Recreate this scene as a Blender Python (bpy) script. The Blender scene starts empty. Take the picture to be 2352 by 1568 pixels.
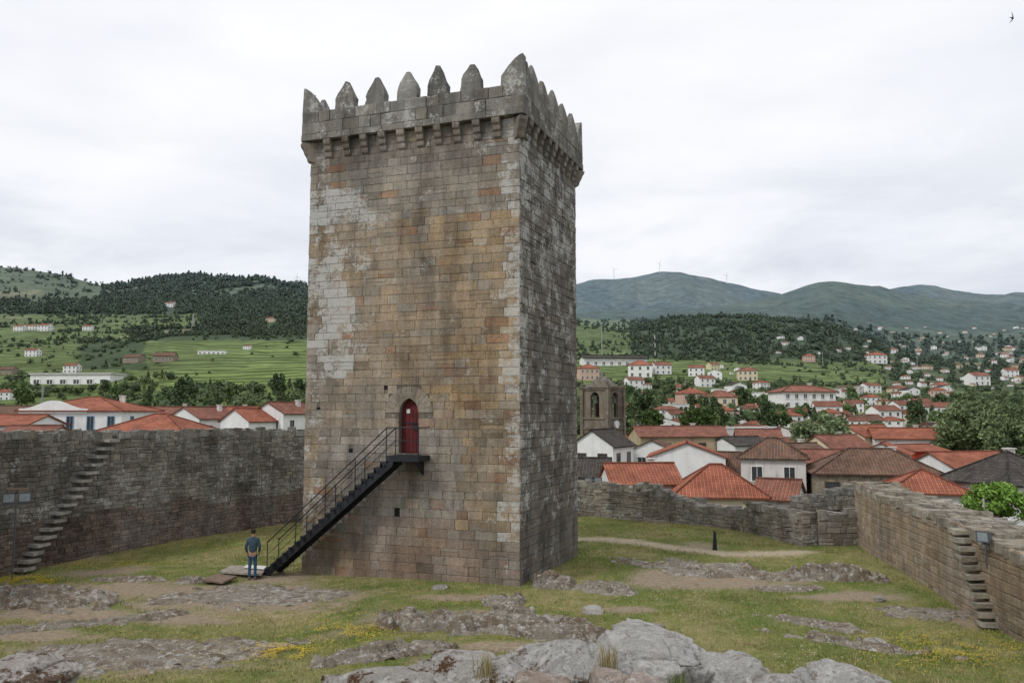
import bpy, bmesh, math, random
import numpy as np
from math import sin, cos, pi, sqrt, atan, radians, exp, log
from mathutils import Vector, noise, Matrix
random.seed(7); np.random.seed(7)
SC = bpy.context.scene
COL = SC.collection
F = 1850.0; TH = atan(166/1850); CT, ST = cos(TH), sin(TH); CZ = 6.1

# ---------------------------------------------------------------- projection helpers (photo pixel -> place)
def ray(px, py):
    xr = (px-1176)/F; yr = (784-py)/F
    return xr, CT-yr*ST, ST+yr*CT
def at(px, py, Y):
    r = ray(px, py); t = Y/r[1]
    return Vector((r[0]*t, Y, CZ+r[2]*t))
def onz(px, py, z=0.0):
    r = ray(px, py); t = (z-CZ)/r[2]
    return Vector((r[0]*t, r[1]*t, z))
def proj(x, y, z):
    d = y*CT+(z-CZ)*ST; up = -y*ST+(z-CZ)*CT
    d = np.maximum(d, .01) if isinstance(d, np.ndarray) else max(d, .01)
    return 1176+F*x/d, 784-F*up/d
def nz(x, y, z=0.0): return noise.noise(Vector((x, y, z)))
def lerp(a, b, t): return a+(b-a)*t
def mix3(a, b, t): return tuple(a[i]+(b[i]-a[i])*t for i in range(3))
def clamp(x, a=0., b=1.): return max(a, min(b, x))

# ---------------------------------------------------------------- materials
def new_mat(name):
    m = bpy.data.materials.new(name); m.use_nodes = True
    nt = m.node_tree; nt.nodes.clear()
    out = nt.nodes.new('ShaderNodeOutputMaterial'); b = nt.nodes.new('ShaderNodeBsdfPrincipled')
    nt.links.new(b.outputs[0], out.inputs[0])
    return m, nt, b
class NT:
    def __init__(s, nt):
        s.nt = nt; s.tc = nt.nodes.new('ShaderNodeTexCoord')
    def lk(s, a, b): s.nt.links.new(a, b)
    def put(s, sock, v):
        if hasattr(v, 'links'): s.lk(v, sock)
        elif isinstance(v, (tuple, list)):
            sock.default_value = v if len(v) == len(sock.default_value) else (*v, 1)
        else: sock.default_value = v
    def noise(s, scale, det=6, rough=.6, vec=None, dist=0):
        n = s.nt.nodes.new('ShaderNodeTexNoise')
        n.inputs['Scale'].default_value = scale; n.inputs['Detail'].default_value = det
        n.inputs['Roughness'].default_value = rough; n.inputs['Distortion'].default_value = dist
        s.lk(vec or s.tc.outputs['Object'], n.inputs['Vector']); return n.outputs['Fac']
    def mapping(s, sc, src=None):
        m = s.nt.nodes.new('ShaderNodeMapping'); m.inputs['Scale'].default_value = sc
        s.lk(src or s.tc.outputs['Object'], m.inputs['Vector']); return m.outputs[0]
    def rng(s, v, a, b, c=0., d=1.):
        m = s.nt.nodes.new('ShaderNodeMapRange'); s.put(m.inputs[0], v)
        for i, x in enumerate((a, b, c, d)): s.put(m.inputs[i+1], x)
        return m.outputs[0]
    def math(s, op, a, b=0.):
        m = s.nt.nodes.new('ShaderNodeMath'); m.operation = op
        s.put(m.inputs[0], a); s.put(m.inputs[1], b); return m.outputs[0]
    def scale(s, c, k):
        m = s.nt.nodes.new('ShaderNodeVectorMath'); m.operation = 'SCALE'
        s.put(m.inputs[0], c); s.put(m.inputs['Scale'], k); return m.outputs[0]
    def mix(s, f, a, b):
        m = s.nt.nodes.new('ShaderNodeMix'); m.data_type = 'RGBA'
        s.put(m.inputs[0], f); s.put(m.inputs[6], a); s.put(m.inputs[7], b); return m.outputs[2]
    def attr(s, n='Col'):
        a = s.nt.nodes.new('ShaderNodeAttribute'); a.attribute_name = n; return a
    def bump(s, h, dist, bsdf, strength=1.):
        b = s.nt.nodes.new('ShaderNodeBump'); b.inputs['Distance'].default_value = dist
        b.inputs['Strength'].default_value = strength
        s.lk(h, b.inputs['Height']); s.lk(b.outputs[0], bsdf.inputs['Normal'])
def simple(name, col=None, rough=.8, metal=0., ns=3., amt=.2, bs=30., bd=.005, spec=.3):
    m, nt, b = new_mat(name); N = NT(nt)
    c = N.attr().outputs['Color'] if col is None else col
    k = N.rng(N.noise(ns), .3, .7, 1-amt, 1+amt)
    N.lk(N.scale(c, k), b.inputs['Base Color'])
    b.inputs['Roughness'].default_value = rough; b.inputs['Metallic'].default_value = metal
    b.inputs['Specular IOR Level'].default_value = spec
    if bd: N.bump(N.noise(bs), bd, b)
    return m

def masonry_mat():
    m, nt, b = new_mat('granite_ashlar'); N = NT(nt); a = N.attr()
    c = N.scale(a.outputs['Color'], N.rng(N.noise(.7, 9, .7), .32, .68, .70, 1.28))
    fine = N.noise(24, 8, .78)
    c = N.scale(c, N.rng(fine, .28, .72, .58, 1.40))
    gm = N.rng(N.noise(.55, 8, .7), .46, .60)
    c = N.mix(N.math('MULTIPLY', gm, .38), c, N.scale((.25, .242, .225), N.rng(N.noise(10, 6, .7), .3, .7, .75, 1.25)))
    streak = N.noise(1.0, 8, .70, N.mapping((1.1, 1.1, .16)))
    c = N.scale(c, N.rng(streak, .36, .58, .60, 1.10))
    blk = N.rng(N.noise(9, 10, .8), .55, .61)
    c = N.mix(N.math('MULTIPLY', blk, .55), c, (.045, .040, .034))
    ln = N.math('ADD', N.math('ADD', N.math('MULTIPLY', N.noise(1.5, 4, .6), .35), N.math('MULTIPLY', N.noise(9, 12, .88), .65)), N.math('MULTIPLY', a.outputs['Alpha'], .10))
    lm = N.rng(ln, .600, .628)
    c = N.mix(N.math('MULTIPLY', lm, .78), c, (.50, .50, .475))
    N.lk(c, b.inputs['Base Color']); b.inputs['Roughness'].default_value = .92
    b.inputs['Specular IOR Level'].default_value = .15
    h = N.math('ADD', N.noise(7, 9, .72), N.math('MULTIPLY', N.noise(40, 5, .7), .3))
    N.bump(h, .06, b)
    return m
def rock_mat():
    m, nt, b = new_mat('lichen_granite'); N = NT(nt); a = N.attr()
    c = N.scale(a.outputs['Color'], N.rng(N.noise(1.3, 8, .65), .3, .7, .75, 1.28))
    c = N.scale(c, N.rng(N.noise(26, 8, .8), .3, .7, .62, 1.4))
    moss = N.rng(N.noise(1.7, 10, .76), .51, .55)
    c = N.mix(N.math('MULTIPLY', moss, a.outputs['Alpha']), c, (.095, .050, .024))
    blk = N.rng(N.noise(5.2, 11, .82), .565, .61)
    c = N.mix(N.math('MULTIPLY', blk, .65), c, (.05, .05, .042))
    wh = N.rng(N.noise(3.6, 12, .84, N.mapping((1.1, 1.1, 1.5))), .53, .575)
    c = N.mix(N.math('MULTIPLY', wh, .75), c, (.62, .61, .58))
    N.lk(c, b.inputs['Base Color']); b.inputs['Roughness'].default_value = .95
    b.inputs['Specular IOR Level'].default_value = .1
    h = N.math('ADD', N.noise(3.5, 10, .75), N.math('MULTIPLY', N.noise(20, 6, .75), .3))
    N.bump(h, .15, b); return m
def ground_mat():
    m, nt, b = new_mat('meadow_soil'); N = NT(nt); a = N.attr()
    c = N.scale(a.outputs['Color'], N.rng(N.noise(6, 9, .7), .3, .7, .66, 1.35))
    c = N.scale(c, N.rng(N.noise(45, 6, .7), .3, .7, .68, 1.35))
    N.lk(c, b.inputs['Base Color']); b.inputs['Roughness'].default_value = 1
    b.inputs['Specular IOR Level'].default_value = .05
    N.bump(N.noise(18, 8, .75), .06, b); return m
def terrain_mat():
    m, nt, b = new_mat('hillside_cover'); N = NT(nt); a = N.attr()
    sep = nt.nodes.new('ShaderNodeSeparateXYZ'); N.lk(N.tc.outputs['Object'], sep.inputs[0])
    zz = N.math('ADD', N.math('MULTIPLY', sep.outputs[2], .34), N.math('MULTIPLY', N.noise(.006, 3), 8.))
    fr = N.math('FRACT', zz)
    band = N.math('MULTIPLY', N.rng(fr, .34, .46, 1., 0.), a.outputs['Alpha'])
    band = N.math('MULTIPLY', band, N.rng(N.noise(.03, 4), .30, .42))
    c = N.mix(N.math('MULTIPLY', band, .85), a.outputs['Color'], (.045, .065, .028))
    c = N.scale(c, N.rng(N.noise(.02, 9, .70), .3, .7, .66, 1.36))
    c = N.scale(c, N.rng(N.noise(.15, 6, .68), .3, .7, .74, 1.28))
    N.lk(c, b.inputs['Base Color']); b.inputs['Roughness'].default_value = 1
    b.inputs['Specular IOR Level'].default_value = .03
    N.bump(N.noise(.12, 6, .7), 1.2, b); return m
def roof_mat(name, col, col2, lich=.25):
    m, nt, b = new_mat(name); N = NT(nt)
    uv = N.tc.outputs['UV']; sep = nt.nodes.new('ShaderNodeSeparateXYZ'); N.lk(uv, sep.inputs[0])
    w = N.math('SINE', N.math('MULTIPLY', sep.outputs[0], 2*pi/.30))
    br = nt.nodes.new('ShaderNodeTexBrick'); N.lk(uv, br.inputs['Vector'])
    br.offset = 0; br.inputs['Scale'].default_value = 1
    br.inputs['Brick Width'].default_value = .30; br.inputs['Row Height'].default_value = .38
    br.inputs['Mortar Size'].default_value = .02
    br.inputs['Color1'].default_value = (*col, 1); br.inputs['Color2'].default_value = (*col2, 1)
    br.inputs['Mortar'].default_value = (*[x*.5 for x in col2], 1)
    c = N.scale(br.outputs[0], N.rng(w, -1, 1, .76, 1.1))  # tile grooves darkened in the colour, as painted occlusion
    c = N.scale(c, N.rng(N.noise(.7, 8), .3, .7, .62, 1.3))
    l = N.rng(N.noise(2.5, 10, .78), .53, .60)
    c = N.mix(N.math('MULTIPLY', l, lich), c, (.20, .18, .14))
    N.lk(c, b.inputs['Base Color']); b.inputs['Roughness'].default_value = .9
    b.inputs['Specular IOR Level'].default_value = .15
    N.bump(w, .05, b); return m
def leaf_mat():
    m, nt, b = new_mat('foliage'); N = NT(nt); a = N.attr()
    c = N.scale(a.outputs['Color'], N.rng(N.noise(.9, 4), .3, .7, .75, 1.25))
    N.lk(c, b.inputs['Base Color']); b.inputs['Roughness'].default_value = .75
    b.inputs['Specular IOR Level'].default_value = .15
    return m
def plaster(name, col, dirt=.35):
    m, nt, b = new_mat(name); N = NT(nt)
    c = N.scale(col, N.rng(N.noise(.8, 6), .3, .7, .88, 1.06))
    st = N.rng(N.noise(1., 8, .7, N.mapping((1.4, 1.4, .25))), .52, .66)
    c = N.mix(N.math('MULTIPLY', st, dirt), c, tuple(x*.5 for x in col))
    N.lk(c, b.inputs['Base Color']); b.inputs['Roughness'].default_value = .9
    b.inputs['Specular IOR Level'].default_value = .15
    N.bump(N.noise(12), .01, b); return m

MAS = masonry_mat(); ROCK = rock_mat(); GND = ground_mat(); TER = terrain_mat(); LEAF = leaf_mat()
BARK = simple('bark', (.10, .075, .05), .95, bs=14, bd=.03)
STEEL = simple('dark_steel', (.030, .032, .038), .5, .5, amt=.35)
RED = simple('red_door_paint', (.095, .012, .014), .7, ns=5, amt=.4)
RUST = simple('rusted_metal', (.17, .12, .09), .9, ns=9, amt=.5)
BOARD = simple('weathered_board', (.27, .24, .20), .85, ns=6, amt=.4)
GREYM = simple('grey_metal', (.10, .105, .115), .5, .3)
POLEM = simple('galvanised_metal', (.30, .31, .32), .5, .3)
GLASS = simple('window_glass', (.04, .047, .055), .12, spec=.6, bd=0)
LAMPG = simple('lamp_glass', (.24, .28, .31), .15, spec=.6, bd=0)
FRAMEW = simple('white_frame', (.7, .7, .68), .6, bd=0, amt=.05)
FRAMEB = simple('brown_frame', (.10, .055, .035), .7, bd=0)
BLUEF = simple('blue_frame', (.15, .28, .42), .6, bd=0)
HOLESHADE = simple('painted_hollow_shade', (.012, .011, .010), 1, bd=0)  # near-black colour standing in for the shade inside hollows
PAPER = simple('paper', (.6, .6, .57), .8, bd=0, amt=.05)
BRONZE = simple('bell_bronze', (.07, .08, .06), .55, .6)
PL = {'white': plaster('white_plaster', (.74, .74, .73), .25), 'cream': plaster('cream_plaster', (.62, .53, .38)),
      'pink': plaster('pink_plaster', (.54, .38, .31)), 'grey': plaster('grey_plaster', (.44, .44, .43)),
      'oldwhite': plaster('stained_plaster', (.62, .59, .56), .8), 'yellow': plaster('yellow_plaster', (.62, .55, .36)),
      'stone': simple('rubble_stone', (.25, .21, .16), .95, ns=2.5, amt=.5, bs=4, bd=.06),
      'redwall': plaster('red_wall', (.42, .05, .03)), 'beige': plaster('beige_plaster', (.42, .34, .23), .6)}
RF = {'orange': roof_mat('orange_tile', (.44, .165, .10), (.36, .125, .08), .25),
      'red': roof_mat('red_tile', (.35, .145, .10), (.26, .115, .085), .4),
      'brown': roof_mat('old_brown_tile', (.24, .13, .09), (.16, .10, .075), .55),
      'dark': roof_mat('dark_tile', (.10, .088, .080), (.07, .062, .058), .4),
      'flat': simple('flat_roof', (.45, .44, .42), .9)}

# ---------------------------------------------------------------- mesh builder
def origin(o):
    v = Vector((0, 0, 0))
    while o: v = v+o.location; o = o.parent
    return v
class MB:
    def __init__(s): s.v = []; s.f = []; s.c = []; s.uv = []
    def add(s, pts, faces, col=(1, 1, 1, 0), uvs=None):
        n = len(s.v); s.v += [tuple(p) for p in pts]
        if len(col) == 3: col = (*col, 0)
        s.c += [col]*len(pts)
        for i, f in enumerate(faces):
            s.f.append(tuple(n+k for k in f)); s.uv.append(uvs[i] if uvs else None)
    def hexa(s, p, col=(1, 1, 1, 0)):
        s.add(p, [(3, 2, 1, 0), (4, 5, 6, 7), (0, 1, 5, 4), (1, 2, 6, 5), (2, 3, 7, 6), (3, 0, 4, 7)], col)
    def box(s, lo, hi, col=(1, 1, 1, 0), T=None):
        p = [Vector((x, y, z)) for z in (lo[2], hi[2]) for x, y in ((lo[0], lo[1]), (hi[0], lo[1]), (hi[0], hi[1]), (lo[0], hi[1]))]
        if T: p = [T(q) for q in p]
        s.hexa(p, col)
    def prism(s, prof, a, b, col=(1, 1, 1, 0)):
        n = len(a); s.add(list(a)+list(b), [tuple(range(n))[::-1], tuple(range(n, 2*n))] + [(i, (i+1) % n, n+(i+1) % n, n+i) for i in range(n)], col)
    def tube(s, p, q, r, r2=None, n=8, col=(1, 1, 1, 0)):
        p = Vector(p); q = Vector(q); r2 = r if r2 is None else r2
        d = (q-p).normalized(); u = d.orthogonal().normalized(); w = d.cross(u)
        A = [p+(u*cos(t)+w*sin(t))*r for t in [2*pi*i/n for i in range(n)]]
        B = [q+(u*cos(t)+w*sin(t))*r2 for t in [2*pi*i/n for i in range(n)]]
        s.prism(None, A, B, col)
    def lathe(s, c, prof, n=16, col=(1, 1, 1, 0), a0=0.):
        c = Vector(c); pts = [c+Vector((r*cos(a0+2*pi*i/n), r*sin(a0+2*pi*i/n), z)) for r, z in prof for i in range(n)]
        fs = [(k*n+i, k*n+(i+1) % n, (k+1)*n+(i+1) % n, (k+1)*n+i) for k in range(len(prof)-1) for i in range(n)]
        s.add(pts, fs, col)
    def build(s, name, mat, parent=None, local=False, smooth=False, hascol=True):
        me = bpy.data.meshes.new(name); o = bpy.data.objects.new(name, me); COL.objects.link(o)
        V = np.array(s.v, dtype=np.float64).reshape(-1, 3)
        if parent is not None:
            o.parent = parent
            if not local: V = V-np.array(origin(parent))
        elif not local:
            c = Vector(((V[:, 0].min()+V[:, 0].max())/2, (V[:, 1].min()+V[:, 1].max())/2, V[:, 2].min()))
            V = V-np.array(c); o.location = c
        me.from_pydata(V.tolist(), [], s.f)
        if hascol:
            ca = me.color_attributes.new('Col', 'FLOAT_COLOR', 'POINT')
            ca.data.foreach_set('color', np.array(s.c, dtype=np.float32).ravel())
        if any(u is not None for u in s.uv):
            ul = me.uv_layers.new(name='UVMap'); flat = []
            for f, u in zip(s.f, s.uv):
                flat += [c for q in (u or [(0, 0)]*len(f)) for c in q]
            ul.data.foreach_set('uv', flat)
        if smooth: me.polygons.foreach_set('use_smooth', [True]*len(me.polygons))
        me.materials.append(mat); me.update(); return o
def tag(o, label, cat=None, group=None, kind=None):
    o['label'] = label
    if cat: o['category'] = cat
    if group: o['group'] = group
    if kind: o['kind'] = kind
    return o
def empty(name, loc, label=None, cat=None, group=None, rot=0):
    o = bpy.data.objects.new(name, None); COL.objects.link(o); o.location = loc; o.rotation_euler = (0, 0, rot)
    o.empty_display_size = .3
    if label: tag(o, label, cat, group)
    return o
def copy_tree(o, parent=None):
    c = o.copy(); COL.objects.link(c); c.parent = parent
    for ch in [x for x in bpy.data.objects if x.parent == o]: copy_tree(ch, c)
    return c
def np_mesh(name, V, Fa, C, mat, k=3, smooth=False):
    me = bpy.data.meshes.new(name); o = bpy.data.objects.new(name, me); COL.objects.link(o)
    n, m = len(V), len(Fa)
    me.vertices.add(n); me.vertices.foreach_set('co', V.astype(np.float32).ravel())
    me.loops.add(m*k); me.loops.foreach_set('vertex_index', Fa.astype(np.int32).ravel())
    me.polygons.add(m); me.polygons.foreach_set('loop_start', np.arange(0, m*k, k, dtype=np.int32))
    me.update(calc_edges=True)
    ca = me.color_attributes.new('Col', 'FLOAT_COLOR', 'POINT'); ca.data.foreach_set('color', C.astype(np.float32).ravel())
    if smooth: me.polygons.foreach_set('use_smooth', np.ones(m, dtype=bool))
    me.materials.append(mat); me.update(); return o

# ================================================================= TERRAIN
TPX = [-400, 0, 200, 400, 690, 1320, 1500, 1700, 1900, 2050, 2200, 2352, 2800]
SKL = ([-400, 0, 60, 110, 150, 200, 245, 300, 360, 420, 480, 560, 600, 640, 690, 900], [600, 616, 619, 628, 637, 650, 660, 651, 642, 634, 638, 644, 640, 648, 656, 705])
BR = ([1200, 1320, 1400, 1450, 1500, 1550, 1650, 1750, 1850, 1920, 1980, 2020, 2060, 2200, 2800], [745, 742, 752, 757, 748, 736, 731, 735, 743, 755, 774, 796, 817, 835, 838])
AR = ([900, 1320, 1380, 1450, 1520, 1560, 1620, 1680, 1780, 1830, 1880, 1930, 1960, 2010, 2060, 2120, 2160, 2200, 2300, 2352, 2800], [700, 653, 643, 630, 622, 625, 639, 653, 672, 684, 684, 682, 678, 670, 666, 658, 661, 672, 682, 674, 660])
ER = ([900, 1320, 1600, 1780, 1830, 1880, 1930, 1960, 2010, 2060, 2120, 2200, 2300, 2400, 2800], [735, 728, 712, 690, 675, 659, 647, 650, 660, 669, 678, 690, 702, 707, 702])
px_grid = np.arange(-2500, 5000, 20.)
def tab(v): return np.interp(px_grid, TPX, v)
def skl(off): return np.interp(px_grid, SKL[0], SKL[1])+off
def arr(off): return np.interp(px_grid, AR[0], AR[1])+off
def err(off): return np.interp(px_grid, ER[0], ER[1])+off
wl = np.clip((900-px_grid)/200, 0, 1)
rowsY = [-80, 60, 100, 200, 350, 600, 900, 1300, 1800, 2400, 3500, 4100, 5200, 7000, 12000]
def ztab(pyarr, Y):
    yr = (784-pyarr)/F; return CZ+(ST+yr*CT)*Y/(CT-yr*ST)
ZT = [np.full_like(px_grid, -5.), np.full_like(px_grid, -5.), np.full_like(px_grid, -4.5),
      ztab(tab([990, 982, 980, 978, 978, 990, 990, 990, 990, 992, 992, 992, 992]), 200),
      ztab(tab([925, 920, 915, 905, 902, 935, 932, 932, 937, 942, 945, 945, 945]), 350),
      ztab(tab([860, 858, 850, 818, 812, 872, 872, 878, 885, 895, 908, 910, 910]), 600),
      ztab(tab([795, 792, 785, 765, 765, 828, 822, 828, 838, 868, 880, 882, 882]), 900),
      ztab(wl*tab([735, 732, 728, 722, 722]+[722]*8)+(1-wl)*np.interp(px_grid, BR[0], BR[1]), 1300),
      ztab(wl*tab([695, 692, 695, 690, 698]+[698]*8)+(1-wl)*(np.interp(px_grid, BR[0], BR[1])+22), 1800),
      ztab(wl*skl(0)+(1-wl)*tab([740]*5+[740, 742, 735, 750, 788, 790, 785, 785]), 2400),
      ztab(wl*skl(30)+(1-wl)*err(0), 3500), ztab(wl*skl(45)+(1-wl)*err(26), 4100),
      ztab(wl*skl(60)+(1-wl)*arr(0), 5200), ztab(wl*skl(110)+(1-wl)*arr(60), 7000), ztab(np.full_like(px_grid, 900.), 12000)]
ZT = np.array(ZT); RY = np.array(rowsY, float); LY = np.log(np.maximum(RY, 1)+60)
def H(x, y):
    yy = max(y, -79.)
    px = 1176+F*x/max(yy, 60.)
    k = int(np.searchsorted(RY, yy))-1; k = min(max(k, 0), len(RY)-2)
    t = (log(max(yy, 1)+60)-LY[k])/(LY[k+1]-LY[k]); t = clamp(t)
    g = clamp((px+2500)/20, 0, len(px_grid)-2); i = int(g); s = g-i
    a = ZT[k][i]*(1-s)+ZT[k][i+1]*s; b = ZT[k+1][i]*(1-s)+ZT[k+1][i+1]*s
    z = a*(1-t)+b*t
    am = clamp((yy-180)/900)
    if am > 0:
        z += am*(7*nz(x/110, yy/110, 3.3)+2.5*nz(x/35, yy/35, 8.1))
        if yy > 2600: z += (30*(.5-abs(nz(x/380, yy/600, 1.7)))*2-12)*clamp((yy-2600)/900)+9*nz(x/150, yy/150, 4.7)
    return z
def place_far(px, py, y0=140.):
    r = ray(px, py); Y = y0
    while Y < 6000:
        t = Y/r[1]; x = r[0]*t; z = CZ+r[2]*t
        if H(x, Y) >= z: return Vector((x, Y, H(x, Y)))
        Y *= 1.008
    return Vector((r[0]*Y, Y, H(r[0]*Y, Y)))

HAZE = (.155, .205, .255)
def cover(px, py, x, y):
    n = nz(x/70, y/70, 5.); n2 = nz(x/200, y/200, 9.)
    dark = (.052, .074, .033); vine = (.160, .215, .068); scrub = (.10, .125, .055); dry = (.24, .22, .12)
    if px < 900:
        if py < 722:
            if px < 235 and py < 688: d, c, t = (.3 if n > .1 else .05), scrub, .15
            else:
                d, c, t = 1., dark, 0.
                if n2 > .22 and py < 700: d, c = .25, scrub
        elif py < 782:
            if px > 300: d, c, t = (.9 if n > -.25 or px > 440 else .15), dark, 0.
            else: d, c, t = (.6 if n > .12 else .05), mix3(vine, scrub, .4), .9
            if 300 < px < 460 and py < 752: d, c, t = (.5 if n > .15 else .04), mix3(vine, scrub, .4), .9
        elif py < 872:
            if px > 335: d, c, t = (.3 if n > .28 else .02), mix3(vine, scrub, clamp(n2+.1)), 1.
            elif px > 180 and py < 850: d, c, t = (.85 if n > -.3 else .2), dark, .1
            else: d, c, t = (.6 if n > .12 else .08), mix3(vine, scrub, .45), .9
        else:
            d, c, t = (.7 if n > -.1 else .12), mix3(dark, vine, .6), .6
            if px > 330 and py < 884 and n < .2: d, c, t = .06, vine, .9
    else:
        if y > 2600:
            k = clamp(.5+1.5*nz(x/330, y/420, 2.)+.8*nz(x/110, y/150, 3.)); d, t = 0., 0.
            c = mix3((.038, .058, .034), (.105, .12, .065), k)
            if y < 4200: c = mix3(c, (.055, .085, .032), .4)
            if py > 705: c = mix3(c, (.036, .055, .03), .6)
        elif py < 832 and 1450 < px < 2030 and y > 880: d, c, t = 1., dark, 0.
        elif py < 832 and px <= 1450: d, c, t = (.6 if n > .05 else .08), mix3(vine, scrub, .5), .9
        elif px > 2030 and py < 900: d, c, t = (.85 if n > -.3 else .25), mix3(dark, scrub, .5), .2
        elif py < 880: d, c, t = (.55 if n > .05 else .08), mix3(vine, scrub, .35), .9
        else: d, c, t = (.75 if n > -.25 else .3), mix3(scrub, vine, .3), .2
        if y > 1400: t = 0.
    if n2 < -.42 and y < 2500 and d < .5: c = mix3(c, dry, .6)
    return d, c, t
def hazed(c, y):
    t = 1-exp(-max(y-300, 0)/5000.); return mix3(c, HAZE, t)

NS, NR = 440, 280
ys = [-80, -40, 0, 20, 40]+[60*(12000/60)**(i/(NR-6)) for i in range(NR-5)]
V = []; C = []
for y in ys:
    for i in range(NS):
        x = (-1.25+2.5*i/(NS-1))*(y+110); z = H(x, y)
        if y < 90: C.append((.06, .07, .03, 0))
        else:
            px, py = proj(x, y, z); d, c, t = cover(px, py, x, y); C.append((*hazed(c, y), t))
        V.append((x, y, z))
idx = np.arange(len(ys)*NS).reshape(len(ys), NS)
Q = np.stack([idx[:-1, :-1], idx[:-1, 1:], idx[1:, 1:], idx[1:, :-1]], -1).reshape(-1, 4)
o = np_mesh('terrain', np.array(V), Q, np.array(C), TER, 4, True); tag(o, 'green hills, vineyard terraces and far mountains around the town', kind='structure')

# ================================================================= WOODS (stuff)
def ico_template(sub, seed, sz=1.15, amp=.35):
    bm = bmesh.new(); bmesh.ops.create_icosphere(bm, subdivisions=sub, radius=1)
    vs = []
    for v in bm.verts:
        p = v.co.copy(); k = 1+amp*noise.noise(p*1.9+Vector((seed*7.3, 0, 0)))*1.6
        if p.z < -.3: k *= .8
        vs.append((p.x*k*.5, p.y*k*.5, (p.z*k*sz*.5+.5)))
    fs = [[v.index for v in f.verts] for f in bm.faces]; bm.free(); return np.array(vs), np.array(fs)
def shard_template(seed, n=170, cone=False, leaf=.17, core=.62):
    rs = np.random.RandomState(seed); P = []; Fq = []
    cl = [(rs.uniform(-.3, .3), rs.uniform(-.3, .3), rs.uniform(.25, .85), rs.uniform(.14, .26)) for _ in range(9)]
    for i in range(n):
        if cone:
            h = rs.uniform(.15, 1); r = (1-h)*.30*rs.uniform(.6, 1.1)+.02; a = rs.uniform(0, 6.28); c = np.array([r*cos(a), r*sin(a), h])
        else:
            q = cl[i % 9]; dvec = rs.normal(size=3); dvec /= np.linalg.norm(dvec); c = np.array(q[:3])+dvec*q[3]*rs.uniform(.7, 1.05)
        u = rs.normal(size=3); u /= np.linalg.norm(u); w = np.cross(u, rs.normal(size=3)); w /= np.linalg.norm(w)
        s = leaf*rs.uniform(.5, 1.)
        k = len(P); P += [c+u*s*.6, c-u*s*.4+w*s*.5, c-u*s*.4-w*s*.5]; Fq.append([k, k+1, k+2])
    v, f = ico_template(1, seed, 1.1, .4); v = v*np.array([core, core, core])+np.array([0, 0, .2])
    if cone: v = v*np.array([.35, .35, 1.0])
    f = f+len(P); return np.vstack([np.array(P), v]), np.vstack([np.array(Fq), f])
def scatter(name, tmpls, items, label):
    Vs = []; Fs = []; Cs = []; off = 0
    for (x, y, z, s, sz, a, col, ti) in items:
        v, f = tmpls[ti]; ca, sa = cos(a), sin(a)
        w = np.empty_like(v); w[:, 0] = (v[:, 0]*ca-v[:, 1]*sa)*s+x; w[:, 1] = (v[:, 0]*sa+v[:, 1]*ca)*s+y; w[:, 2] = v[:, 2]*sz+z
        Vs.append(w); Fs.append(f+off); off += len(v)
        k = .90+.20*v[:, 2:3]; cc = np.hstack([np.array(col)[None, :]*k, np.ones((len(v), 1))]); Cs.append(cc)  # top-lit shading put into the colour: crowns darker below, lighter above
    o = np_mesh(name, np.vstack(Vs), np.vstack(Fs), np.vstack(Cs), LEAF, 3, False); tag(o, label, kind='stuff'); return o
lo = [shard_template(40+i, 40, False, .34, .6) for i in range(5)]+[shard_template(20+i, 50, True, .24) for i in range(2)]
hi = [shard_template(i) for i in range(5)]+[shard_template(9, 150, True, .13)]
HOUSE_ZONES = []
def sample_trees(n, p0, p1, y0, y1, hiq, smax=1.):
    out = []
    for _ in range(n):
        px = random.uniform(p0, p1); y = y0*(y1/y0)**random.random(); x = (px-1176)/F*y
        z = H(x, y); ppx, ppy = proj(x, y, z); d, c, t = cover(ppx, ppy, x, y)
        if random.random() > d: continue
        if any(abs(ppx-a) < w*.52 and -1 < ppy-b < 12 for a, b, w in HOUSE_ZONES): continue
        if any(abs(ppx-a) < w*.48 and -10 < ppy-b < 2 for a, b, w in HOUSE_ZONES): continue
        pine = random.random() < (.2 if y > 850 else .1)
        s = (max(5., .0062*y)*random.uniform(.5, 1.35))*(1 if d > .6 else .72)
        ti = (5 if hiq else random.choice((5, 6))) if pine else random.randrange(5)
        g = random.uniform(.86, 1.16); base = random.choice([(.050, .072, .032), (.060, .084, .035), (.068, .093, .040), (.048, .066, .033)])
        if y < 800: base = tuple(q*1.3 for q in base)
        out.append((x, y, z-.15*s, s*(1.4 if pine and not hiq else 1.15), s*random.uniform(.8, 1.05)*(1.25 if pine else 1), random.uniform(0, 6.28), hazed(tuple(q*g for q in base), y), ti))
    return out

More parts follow.
